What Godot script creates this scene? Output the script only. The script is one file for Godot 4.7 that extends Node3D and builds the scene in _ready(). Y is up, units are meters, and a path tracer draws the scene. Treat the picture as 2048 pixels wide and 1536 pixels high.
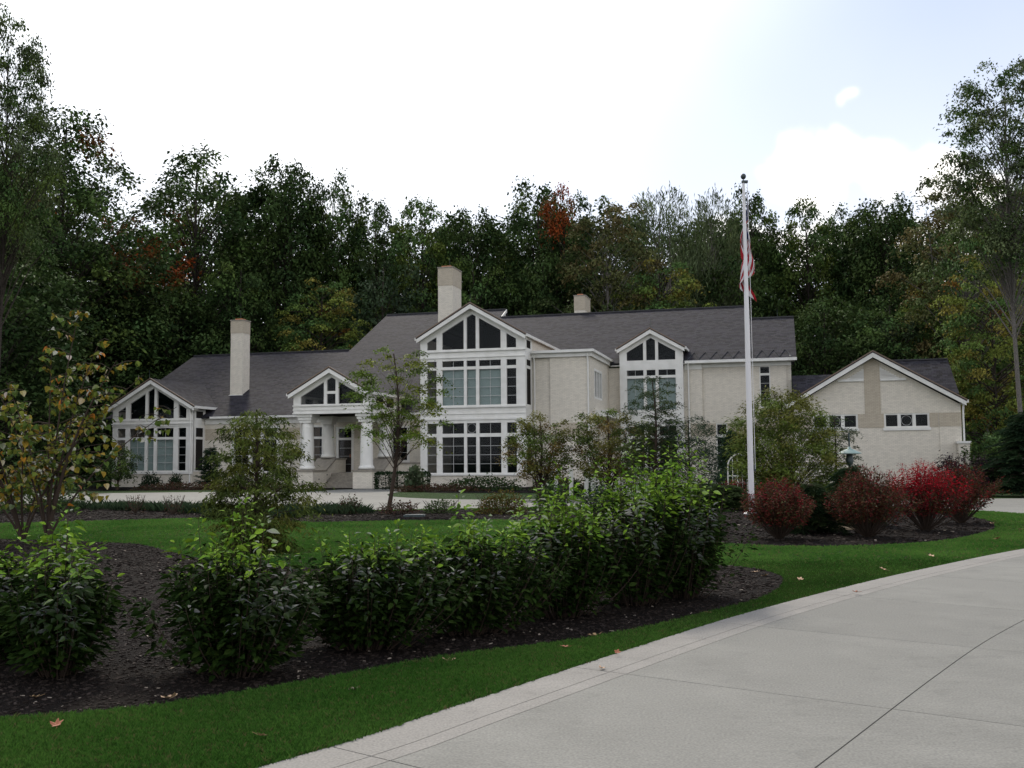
extends Node3D
# A cream brick house with white window gables behind island beds, clipped shrubs and a concrete drive, woods behind.

const TURN := deg_to_rad(-15.0)
const HOUSE_AT := Vector3(-2.237, 0.0, -60.0)
const PITCH := 0.502

var rng := RandomNumberGenerator.new()
var M := {}
var used := {}
var house: Node3D


# ---------------------------------------------------------------- mesh building
class MB:
	var v := PackedVector3Array()
	var n := PackedVector3Array()
	var t := PackedVector2Array()
	var i := PackedInt32Array()

	func face(pts: Array, uvs: Array = []) -> void: # convex, counter-clockwise seen from outside
		var nn := Vector3.ZERO
		for k in range(1, pts.size() - 1):
			nn += (pts[k] - pts[0]).cross(pts[k + 1] - pts[0])
		nn = nn.normalized()
		var b := v.size()
		for k in pts.size():
			v.append(pts[k])
			n.append(nn)
			t.append(uvs[k] if uvs.size() else Vector2(pts[k].x, pts[k].y))
		for k in range(1, pts.size() - 1):
			i.append_array([b, b + k + 1, b + k])

	func box(a: Vector3, b: Vector3) -> void:
		var lo := Vector3(minf(a.x, b.x), minf(a.y, b.y), minf(a.z, b.z))
		var hi := Vector3(maxf(a.x, b.x), maxf(a.y, b.y), maxf(a.z, b.z))
		face([Vector3(lo.x, lo.y, hi.z), Vector3(hi.x, lo.y, hi.z), Vector3(hi.x, hi.y, hi.z), Vector3(lo.x, hi.y, hi.z)])
		face([Vector3(hi.x, lo.y, lo.z), Vector3(lo.x, lo.y, lo.z), Vector3(lo.x, hi.y, lo.z), Vector3(hi.x, hi.y, lo.z)])
		face([Vector3(hi.x, lo.y, hi.z), Vector3(hi.x, lo.y, lo.z), Vector3(hi.x, hi.y, lo.z), Vector3(hi.x, hi.y, hi.z)])
		face([Vector3(lo.x, lo.y, lo.z), Vector3(lo.x, lo.y, hi.z), Vector3(lo.x, hi.y, hi.z), Vector3(lo.x, hi.y, lo.z)])
		face([Vector3(lo.x, hi.y, hi.z), Vector3(hi.x, hi.y, hi.z), Vector3(hi.x, hi.y, lo.z), Vector3(lo.x, hi.y, lo.z)])
		face([Vector3(lo.x, lo.y, lo.z), Vector3(hi.x, lo.y, lo.z), Vector3(hi.x, lo.y, hi.z), Vector3(lo.x, lo.y, hi.z)])

	func prism(p: PackedVector2Array, z0: float, z1: float) -> void: # polygon in x-y, z1 is the front
		var q := p.duplicate()
		if q.size() < 3:
			return
		if Geometry2D.is_polygon_clockwise(q):
			q.reverse()
		# Geometry2D calls a polygon clockwise in y-down terms; settle it by the signed area
		var area := 0.0
		for k in q.size():
			area += q[k].cross(q[(k + 1) % q.size()])
		if area < 0.0:
			q.reverse()
		var tri := Geometry2D.triangulate_polygon(q)
		for k in range(0, tri.size(), 3):
			var a := q[tri[k]]
			var b := q[tri[k + 1]]
			var c := q[tri[k + 2]]
			if (b - a).cross(c - a) < 0.0:
				var s := b
				b = c
				c = s
			face([Vector3(a.x, a.y, z1), Vector3(b.x, b.y, z1), Vector3(c.x, c.y, z1)])
			face([Vector3(a.x, a.y, z0), Vector3(c.x, c.y, z0), Vector3(b.x, b.y, z0)])
		for k in q.size():
			var a := q[k]
			var b := q[(k + 1) % q.size()]
			face([Vector3(a.x, a.y, z1), Vector3(a.x, a.y, z0), Vector3(b.x, b.y, z0), Vector3(b.x, b.y, z1)])

	func slab(p: PackedVector2Array, y0: float, y1: float) -> void: # polygon in x-z, upright sides
		var m := MB.new()
		var q := PackedVector2Array()
		for k in p:
			q.append(Vector2(k.x, -k.y))
		m.prism(q, y0, y1)
		var b := v.size()
		for k in m.v.size():
			v.append(Vector3(m.v[k].x, m.v[k].z, -m.v[k].y))
			n.append(Vector3(m.n[k].x, m.n[k].z, -m.n[k].y))
			t.append(Vector2(m.v[k].x, -m.v[k].y))
		for k in m.i:
			i.append(b + k)

	func tube(path: Array, radii: Array, sides := 6, capped := true) -> void:
		var b := v.size()
		var side := Vector3.ZERO
		for k in path.size():
			var d: Vector3 = (path[mini(k + 1, path.size() - 1)] - path[maxi(k - 1, 0)]).normalized()
			if k == 0:
				side = d.cross(Vector3(0.31, 0.2, 0.93)).normalized()
			else:
				side = (side - d * side.dot(d)).normalized()
			var up := d.cross(side)
			for s in sides:
				var a := TAU * s / sides
				var o := side * cos(a) + up * sin(a)
				v.append(path[k] + o * radii[k])
				n.append(o)
				t.append(Vector2(float(s) / sides, k))
		for k in path.size() - 1:
			for s in sides:
				var p := b + k * sides + s
				var q := b + k * sides + (s + 1) % sides
				i.append_array([p, p + sides, q, q, p + sides, q + sides])
		if capped:
			for e in 2:
				var at := 0 if e == 0 else path.size() - 1
				var ring := []
				for s in sides:
					ring.append(v[b + at * sides + s])
				if e == 0:
					ring.reverse()
				face(ring)

	func lathe(prof: Array, segs: int, at: Vector3) -> void: # Vector2(radius, height), bottom to top
		var b := v.size()
		for k in prof.size():
			var d: Vector2 = prof[mini(k + 1, prof.size() - 1)] - prof[maxi(k - 1, 0)]
			for s in segs + 1:
				var a := TAU * s / segs
				v.append(at + Vector3(cos(a) * prof[k].x, prof[k].y, sin(a) * prof[k].x))
				n.append(Vector3(cos(a) * d.y, -d.x, sin(a) * d.y).normalized())
				t.append(Vector2(float(s) / segs, prof[k].y))
		for k in prof.size() - 1:
			for s in segs:
				var p := b + k * (segs + 1) + s
				i.append_array([p, p + 1, p + segs + 1, p + 1, p + segs + 2, p + segs + 1])

	func mesh() -> ArrayMesh:
		var a := []
		a.resize(Mesh.ARRAY_MAX)
		a[Mesh.ARRAY_VERTEX] = v
		a[Mesh.ARRAY_NORMAL] = n
		a[Mesh.ARRAY_TEX_UV] = t
		a[Mesh.ARRAY_INDEX] = i
		var m := ArrayMesh.new()
		m.add_surface_from_arrays(Mesh.PRIMITIVE_TRIANGLES, a)
		return m


class Leaves: # many small coloured blades in one mesh
	var v := PackedVector3Array()
	var n := PackedVector3Array()
	var c := PackedColorArray()
	var i := PackedInt32Array()

	func leaf(p: Vector3, along: Vector3, across: Vector3, droop: Vector3, col: Color) -> void:
		var b := v.size()
		v.append(p)
		v.append(p + along * 0.5 + across)
		v.append(p + along + droop)
		v.append(p + along * 0.5 - across)
		c.append(col)
		c.append(col)
		c.append(col)
		c.append(col)
		i.append(b)
		i.append(b + 1)
		i.append(b + 2)
		i.append(b)
		i.append(b + 2)
		i.append(b + 3)

	func soft(p: Vector3, along: Vector3, across: Vector3, droop: Vector3, col: Color, nn: Vector3) -> void: # rounded shading
		var b := v.size()
		var s := across if across.cross(along).dot(nn) < 0.0 else -across
		v.append(p)
		v.append(p + along * 0.5 + s)
		v.append(p + along + droop)
		v.append(p + along * 0.5 - s)
		for k in 4:
			c.append(col)
			n.append(nn)
		i.append(b)
		i.append(b + 1)
		i.append(b + 2)
		i.append(b)
		i.append(b + 2)
		i.append(b + 3)

	func mesh() -> ArrayMesh:
		var a := []
		a.resize(Mesh.ARRAY_MAX)
		a[Mesh.ARRAY_VERTEX] = v
		a[Mesh.ARRAY_COLOR] = c
		if n.size() == v.size():
			a[Mesh.ARRAY_NORMAL] = n
		a[Mesh.ARRAY_INDEX] = i
		var m := ArrayMesh.new()
		m.add_surface_from_arrays(Mesh.PRIMITIVE_TRIANGLES, a)
		return m


# ---------------------------------------------------------------- naming
func numbered(called: String) -> String:
	if not used.has(called):
		used[called] = 0
		return called
	used[called] += 1
	return "%s_%03d" % [called, used[called]]


func tag(o: Node, label: String, category: String, group := "") -> void:
	o.set_meta("label", label)
	o.set_meta("category", category)
	if group:
		o.set_meta("group", group)


func thing(called: String, label: String, category: String, at := Vector3.ZERO, turn := 0.0, group := "") -> Node3D:
	var o := Node3D.new()
	o.name = numbered(called)
	add_child(o)
	o.position = at
	o.rotation.y = turn
	tag(o, label, category, group)
	return o


func part(called: String, shape: Variant, m: Material, parent: Node3D, kind := "") -> MeshInstance3D:
	var o := MeshInstance3D.new()
	o.mesh = shape if shape is Mesh else shape.mesh()
	o.material_override = m
	o.name = called if parent != self else numbered(called)
	parent.add_child(o, true)
	if kind:
		o.set_meta("kind", kind)
	return o


func structure(called: String, shape: Variant, m: Material) -> MeshInstance3D:
	return part(called, shape, m, self, "structure")


func copies(called: String, mesh: Mesh, m: Material, xf: Array, cols: Array, parent: Node3D) -> MultiMeshInstance3D:
	var mm := MultiMesh.new()
	mm.transform_format = MultiMesh.TRANSFORM_3D
	mm.use_colors = cols.size() > 0
	mm.mesh = mesh
	mm.instance_count = xf.size()
	for k in xf.size():
		mm.set_instance_transform(k, xf[k])
		if cols.size():
			mm.set_instance_color(k, cols[k])
	var o := MultiMeshInstance3D.new()
	o.multimesh = mm
	o.material_override = m
	o.name = called if parent != self else numbered(called)
	parent.add_child(o, true)
	o.set_meta("kind", "stuff")
	return o


# ---------------------------------------------------------------- materials
func lin(r: float, g: float, b: float) -> Color:
	return Color(r, g, b).linear_to_srgb()


func mat(c: Color, rough := 0.8, spec := 0.5) -> StandardMaterial3D:
	var m := StandardMaterial3D.new()
	m.albedo_color = c
	m.roughness = rough
	m.metallic_specular = spec
	return m


func leafmat(rough: float, back: float, spec := 0.4) -> StandardMaterial3D:
	var m := mat(Color.WHITE, rough, spec)
	m.vertex_color_use_as_albedo = true
	m.backlight_enabled = true
	m.backlight = Color(back, back, back)
	return m


func noise(f: float, oct := 4, s := 1) -> FastNoiseLite:
	var n := FastNoiseLite.new()
	n.noise_type = FastNoiseLite.TYPE_SIMPLEX_SMOOTH
	n.seed = s
	n.frequency = f
	n.fractal_octaves = oct
	return n


func ntex(f: float, lo: Color, hi: Color, size := 512, oct := 5, s := 1) -> NoiseTexture2D:
	var t := NoiseTexture2D.new()
	t.width = size
	t.height = size
	t.seamless = true
	t.noise = noise(f, oct, s)
	var g := Gradient.new()
	g.set_color(0, lo)
	g.set_color(1, hi)
	t.color_ramp = g
	return t


func nbump(f: float, strength: float, size := 512, oct := 5, s := 1) -> NoiseTexture2D:
	var t := NoiseTexture2D.new()
	t.width = size
	t.height = size
	t.seamless = true
	t.as_normal_map = true
	t.bump_strength = strength
	t.noise = noise(f, oct, s)
	return t


func brick_images() -> Array: # running bond: 8 bricks by 16 courses
	var w := 512
	var col := Image.create(w, w, false, Image.FORMAT_RGB8)
	var hgt := Image.create(w, w, false, Image.FORMAT_RGB8)
	var nz := noise(0.05, 4, 5)
	var r := RandomNumberGenerator.new()
	r.seed = 4
	var tone := []
	for k in 16 * 8:
		tone.append(r.randf_range(0.94, 1.0))
	for y in w:
		var row := y / 32
		var fy := y % 32
		for x in w:
			var xx := (x + (32 if row % 2 else 0)) % w
			var f: float = tone[row * 8 + xx / 64]
			var fx := xx % 64
			var edge := minf(minf(fx, 63 - fx), minf(fy, 31 - fy))
			var h := clampf(edge / 4.0, 0.0, 1.0)
			var s := nz.get_noise_2d(x, y)
			hgt.set_pixel(x, y, Color.from_hsv(0, 0, clampf(h * 0.7 + s * 0.2 + (f - 0.9) * 1.5, 0, 1)))
			var a := (f + s * 0.05) * lerpf(0.9, 1.0, h)
			col.set_pixel(x, y, Color(a, a, a))
	var nm: Image = hgt.duplicate()
	nm.bump_map_to_normal_map(6.0)
	return [ImageTexture.create_from_image(col), ImageTexture.create_from_image(nm)]


func shingle_images() -> Array: # 16 courses by 12 shingles, each of its own tone
	var w := 768
	var col := Image.create(w, w, false, Image.FORMAT_RGB8)
	var hgt := Image.create(w, w, false, Image.FORMAT_RGB8)
	var nz := noise(0.09, 4, 8)
	var r := RandomNumberGenerator.new()
	r.seed = 9
	var tone := []
	for k in 16 * 12:
		tone.append(Color(r.randf_range(0.70, 1.08), r.randf_range(0.96, 1.0), r.randf_range(0.95, 1.04)))
	for y in w:
		var row := y / 48
		var fy := y % 48
		for x in w:
			var xx := (x + row * 37) % w
			var c: Color = tone[row * 12 + xx / 64]
			var fx := xx % 64
			var gap := 0.0 if fx < 3 else 1.0
			var lap := clampf(fy / 44.0, 0.0, 1.0)
			var s := nz.get_noise_2d(x, y)
			hgt.set_pixel(x, y, Color.from_hsv(0, 0, clampf((0.3 + 0.6 * lap) * (0.5 + 0.5 * gap) if fy < 45 else 0.1, 0, 1)))
			var a := c.r * (1.0 + s * 0.14) * (0.6 if fx < 3 or fy > 43 else 1.0)
			col.set_pixel(x, y, Color(a, a * c.g, a * c.b))
	var nm: Image = hgt.duplicate()
	nm.bump_map_to_normal_map(5.0)
	return [ImageTexture.create_from_image(col), ImageTexture.create_from_image(nm)]


func tri(m: StandardMaterial3D, s: Vector3, world := false) -> StandardMaterial3D:
	m.uv1_triplanar = true
	m.uv1_world_triplanar = world
	m.uv1_scale = s
	return m


func make_materials() -> void:
	var b := brick_images()
	for k in [["brick", lin(0.665, 0.612, 0.518)], ["tan", lin(0.47, 0.41, 0.32)]]:
		var m := mat(k[1], 0.75, 0.3)
		m.albedo_texture = b[0]
		m.normal_enabled = true
		m.normal_texture = b[1]
		m.normal_scale = 0.25
		M[k[0]] = tri(m, Vector3(1 / 1.72, 1 / 1.2, 1 / 1.72))
	var s := shingle_images()
	var rm := mat(lin(0.036, 0.035, 0.040), 0.85, 0.2)
	rm.albedo_texture = s[0]
	rm.normal_enabled = true
	rm.normal_texture = s[1]
	rm.uv1_scale = Vector3(1 / 3.6, 1 / 3.2, 1)
	M.roof = rm
	var wm := mat(lin(0.72, 0.705, 0.665), 0.5, 0.4)
	wm.albedo_texture = ntex(0.01, Color(0.93, 0.93, 0.92), Color.WHITE, 256, 4, 3)
	M.white = tri(wm, Vector3(0.4, 0.4, 0.4))
	M.flashing = mat(lin(0.14, 0.095, 0.065), 0.5)
	M.copper = mat(lin(0.45, 0.15, 0.06), 0.5)
	M.dark = mat(lin(0.02, 0.02, 0.022), 0.6)
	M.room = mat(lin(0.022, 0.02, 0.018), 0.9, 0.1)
	M.blind = mat(lin(0.38, 0.49, 0.46), 0.7)
	M.curtain = mat(lin(0.16, 0.12, 0.09), 0.9)
	M.muntin = mat(lin(0.42, 0.42, 0.40), 0.5)
	M.door = mat(lin(0.03, 0.022, 0.018), 0.4)
	var g := mat(Color(0.05, 0.09, 0.09, 0.16), 0.03, 0.2)
	g.transparency = BaseMaterial3D.TRANSPARENCY_ALPHA
	M.glass = g
	var st := mat(lin(0.30, 0.27, 0.22), 0.85)
	st.albedo_texture = ntex(0.02, Color(0.8, 0.8, 0.8), Color.WHITE, 256, 5, 4)
	M.stone = tri(st, Vector3.ONE * 0.7)
	# concrete: broad blotches, fine grain, light broom marks
	var cm := mat(lin(0.240, 0.234, 0.212), 0.85, 0.35)
	var ci := Image.create(1024, 1024, false, Image.FORMAT_RGB8)
	var n1 := noise(0.004, 4, 11)
	var n2 := noise(0.16, 3, 12)
	var n3 := noise(0.035, 3, 13)
	for y in 1024:
		for x in 1024:
			var ax := absf(x - 512) / 512.0
			var ay := absf(y - 512) / 512.0
			var e := (1.0 - pow(ax, 6)) * (1.0 - pow(ay, 6))
			var a := 0.86 + e * (n1.get_noise_2d(x, y) * 0.055 + n3.get_noise_2d(x * 0.4, y * 2.0) * 0.03) + n2.get_noise_2d(x, y) * 0.12
			var blot := n1.get_noise_2d(x * 1.7 + 900.0, y * 1.7)
			a -= e * 0.035 * smoothstep(0.28, 0.5, blot)
			if n2.get_noise_2d(x * 0.6 + 300.0, y * 0.6) > 0.52:
				a -= 0.07
			ci.set_pixel(x, y, Color(a, a, a * 0.99))
	cm.albedo_texture = ImageTexture.create_from_image(ci)
	cm.normal_enabled = true
	cm.normal_texture = nbump(0.12, 3.0, 512, 3, 14)
	cm.normal_scale = 0.15
	M.concrete = tri(cm, Vector3.ONE * 0.28, true)
	for k in 3:
		var ck: StandardMaterial3D = cm.duplicate()
		var f: float = [0.955, 1.0, 1.035][k]
		ck.albedo_color = lin(0.240 * f, 0.234 * f, 0.212 * f)
		ck.uv1_offset = Vector3(0.37, 0.0, 0.61) * k
		M["concrete_%d" % k] = ck
	var cb: StandardMaterial3D = cm.duplicate()
	cb.albedo_color = lin(0.295, 0.278, 0.255)
	cb.uv1_offset = Vector3(0.3, 0.1, 0.7)
	M.kerb = cb
	var gm := mat(lin(0.042, 0.092, 0.018), 0.9, 0.2)
	gm.albedo_texture = ntex(0.05, Color(0.62, 0.66, 0.6), Color(1, 1, 0.95), 1024, 6, 21)
	gm.normal_enabled = true
	gm.normal_texture = nbump(0.12, 8.0, 512, 4, 22)
	var gd := ntex(0.012, Color(0.72, 0.72, 0.72), Color(1, 1, 1), 512, 3, 23)
	gm.detail_enabled = true
	gm.detail_albedo = gd
	gm.detail_blend_mode = BaseMaterial3D.BLEND_MODE_MUL
	M.lawn = tri(gm, Vector3.ONE * 0.55, true)
	var mm := mat(lin(0.021, 0.016, 0.0135), 0.95, 0.2)
	mm.albedo_texture = ntex(0.09, Color(0.35, 0.33, 0.33), Color(1, 0.97, 0.95), 1024, 5, 31)
	mm.normal_enabled = true
	mm.normal_texture = nbump(0.10, 14.0, 1024, 4, 32)
	M.mulch = tri(mm, Vector3.ONE * 0.8, true)
	M.joint = mat(lin(0.07, 0.055, 0.045), 1.0, 0.1)
	M.soil = mat(lin(0.025, 0.02, 0.016), 1.0, 0.1)
	M.bark = bark(lin(0.075, 0.062, 0.052))
	M.pale_bark = bark(lin(0.22, 0.20, 0.18))
	M.twig = mat(lin(0.05, 0.036, 0.028), 0.9, 0.2)
	M.leaf = leafmat(0.65, 0.6, 0.12)
	M.gloss_leaf = leafmat(0.5, 0.5, 0.06)
	M.grass = leafmat(0.6, 0.5, 0.25)
	var ch := mat(Color.WHITE, 0.9, 0.2)
	ch.vertex_color_use_as_albedo = true
	M.chip = ch
	M.pole = mat(lin(0.62, 0.60, 0.60), 0.35, 0.6)
	M.verdigris = mat(lin(0.20, 0.28, 0.26), 0.6)
	M.iron = mat(lin(0.03, 0.045, 0.045), 0.5)
	var fl := mat(Color.WHITE, 0.8, 0.2)
	fl.vertex_color_use_as_albedo = true
	fl.backlight_enabled = true
	fl.backlight = Color(0.3, 0.3, 0.3)
	M.cloth = fl


func bark(c: Color) -> StandardMaterial3D:
	var m := mat(c, 0.95, 0.2)
	m.albedo_texture = ntex(0.04, Color(0.55, 0.55, 0.55), Color.WHITE, 256, 5, 41)
	return tri(m, Vector3(2.0, 0.6, 2.0))


# ---------------------------------------------------------------- sky, sun, camera
const SUN_AZ := -14.0
const SUN_EL := 40.0


func towards(az: float, el: float) -> Vector3:
	var a := deg_to_rad(az)
	var e := deg_to_rad(el)
	return Vector3(sin(a) * cos(e), sin(e), -cos(a) * cos(e))


func make_sky() -> ImageTexture:
	var w := 1536
	var h := 768
	var im := Image.create(w, h, false, Image.FORMAT_RGBAF)
	var sun := towards(SUN_AZ, SUN_EL)
	var nz := noise(1.6, 5, 77)
	var fine := noise(15.0, 5, 78)
	# fair-weather clouds: heading, height, half-widths in degrees
	var lumps := [[16.6, 15.0, 2.6, 2.2], [18.4, 16.0, 1.5, 1.6], [20.6, 15.4, 1.6, 1.7], [23.6, 14.4, 2.0, 1.6], [25.4, 13.6, 1.6, 1.2], [19.2, 19.3, 0.5, 0.34], [18.7, 19.0, 0.3, 0.22], [14.0, 11.5, 6.0, 1.6], [22.0, 10.8, 8.0, 1.6]]
	var r := RandomNumberGenerator.new()
	r.seed = 5
	for k in 170:
		var az := r.randf_range(42.0, 318.0)
		var el := r.randf_range(9.0, 60.0)
		var s := r.randf_range(2.0, 7.0)
		for j in 3:
			lumps.append([az + r.randf_range(-s, s), el + r.randf_range(-0.2, 0.2) * s, s * r.randf_range(0.6, 1.2), s * r.randf_range(0.4, 0.6)])
	for y in h:
		var el := (0.5 - (y + 0.5) / h) * PI
		var near := []
		for l in lumps:
			if absf(rad_to_deg(el) - l[1]) < l[3] * 2.6:
				near.append(l)
		for x in w:
			var az := wrapf((x + 0.5) / w * TAU, -PI, PI)
			var d := Vector3(sin(az) * cos(el), sin(el), -cos(az) * cos(el))
			if el < -0.02:
				im.set_pixel(x, y, Color(0.3, 0.3, 0.28))
				continue
			var ang := rad_to_deg(acos(clampf(d.dot(sun), -1.0, 1.0)))
			var e := maxf(rad_to_deg(el), 0.0)
			var n := nz.get_noise_3dv(d)
			var haze := exp(-pow(e / 17.0, 2.0)) * 0.62 + exp(-pow(ang / 23.5, 3.6)) * 1.2 + n * 0.16 * exp(-pow(ang / 50.0, 2.0))
			haze = clampf(haze, 0.0, 1.0)
			var low := exp(-e / 25.0)
			var c := Color(0.27, 0.335, 0.50).lerp(Color(0.36, 0.435, 0.60), low + 0.45 * exp(-pow(ang / 60.0, 2.0)))
			c = c.lerp(Color(1.02, 1.03, 1.03), haze)
			var cover := 0.0
			var azd := rad_to_deg(az)
			for l in near:
				var q: float = fposmod(azd - l[0] + 180.0, 360.0) - 180.0
				var k: float = exp(-pow(q / l[2], 2.0) - pow((e - l[1]) / l[3], 2.0))
				cover = maxf(cover, k)
			if cover > 0.02:
				var f := cover + fine.get_noise_3dv(d) * 0.55 + fine.get_noise_3dv(d * 3.1) * 0.22
				var a := smoothstep(0.34, 0.70, f)
				var front := 0.9 + 0.8 * (1.0 - cos(deg_to_rad(ang))) * 0.5
				c = c.lerp(Color(1.06, 1.03, 0.98) * front, a)
			var glare := 1.3 * exp(-pow(ang / 15.0, 2.0)) + 0.10 * exp(-pow(ang / 32.0, 2.0))
			c += Color(1.0, 0.98, 0.95) * glare
			im.set_pixel(x, y, Color(c.r, c.g, c.b))
	return ImageTexture.create_from_image(im)


func make_view() -> void:
	var cam := Camera3D.new()
	cam.name = "camera"
	cam.fov = 41.82
	cam.near = 0.1
	cam.far = 2500.0
	cam.position = Vector3(0, 1.6, 0)
	cam.basis = Basis(Vector3.RIGHT, atan(152.0 / 2010.0)) * Basis(Vector3.BACK, -0.0075)
	add_child(cam)
	cam.current = true
	var sky := Sky.new()
	var pm := PanoramaSkyMaterial.new()
	pm.panorama = make_sky()
	sky.sky_material = pm
	var env := Environment.new()
	env.background_mode = Environment.BG_SKY
	env.sky = sky
	env.tonemap_mode = Environment.TONE_MAPPER_LINEAR
	env.tonemap_exposure = 1.6
	env.sdfgi_enabled = true
	env.ssao_enabled = true
	env.ssil_enabled = true
	var we := WorldEnvironment.new()
	we.name = "surroundings"
	we.environment = env
	add_child(we)
	var sun := DirectionalLight3D.new()
	sun.name = "sun"
	sun.light_energy = 0.58
	sun.light_color = Color(1.0, 0.965, 0.91)
	sun.light_angular_distance = 7.0
	sun.shadow_enabled = true
	add_child(sun)
	sun.look_at_from_position(towards(SUN_AZ, SUN_EL) * 100.0, Vector3.ZERO)


# ---------------------------------------------------------------- ground
func spline(p: Array, step: float, closed := false) -> PackedVector2Array: # Catmull-Rom
	var out := PackedVector2Array()
	var n := p.size()
	for k in (n if closed else n - 1):
		var a: Vector2 = p[posmod(k - 1, n)] if closed else p[maxi(k - 1, 0)]
		var b: Vector2 = p[k]
		var c: Vector2 = p[(k + 1) % n]
		var d: Vector2 = p[(k + 2) % n] if closed else p[mini(k + 2, n - 1)]
		var m := maxi(1, int(b.distance_to(c) / step))
		for j in m:
			out.append(b.cubic_interpolate(c, a, d, float(j) / m))
	if not closed:
		out.append(p[n - 1])
	return out


func v2(l: Array) -> Array:
	var o := []
	for k in range(0, l.size(), 2):
		o.append(Vector2(l[k], l[k + 1]))
	return o


func sheet(p: PackedVector2Array, y: float) -> MB:
	var m := MB.new()
	var tr := Geometry2D.triangulate_polygon(p)
	for k in range(0, tr.size(), 3):
		var a := p[tr[k]]
		var b := p[tr[k + 1]]
		var c := p[tr[k + 2]]
		if (b - a).cross(c - a) > 0.0:
			var s := b
			b = c
			c = s
		m.face([Vector3(a.x, y, a.y), Vector3(b.x, y, b.y), Vector3(c.x, y, c.y)])
	return m


var drive_edge: PackedVector2Array
var bed_near: PackedVector2Array
var bed_island: PackedVector2Array
var bed_house: PackedVector2Array
var circle: PackedVector2Array


func along(line: PackedVector2Array, s: float, off: float) -> Vector2:
	var k := 0
	while k < line.size() - 2:
		var l := line[k].distance_to(line[k + 1])
		if s <= l:
			break
		s -= l
		k += 1
	var d := (line[k + 1] - line[k]).normalized()
	# smooth the heading between segments
	var d2 := d
	if k + 2 < line.size():
		d2 = (line[k + 2] - line[k + 1]).normalized()
	var f := clampf(s / line[k].distance_to(line[k + 1]), 0.0, 1.0)
	var dd := d.lerp(d2, f).normalized()
	return line[k] + d * s + Vector2(-dd.y, dd.x) * off


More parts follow.
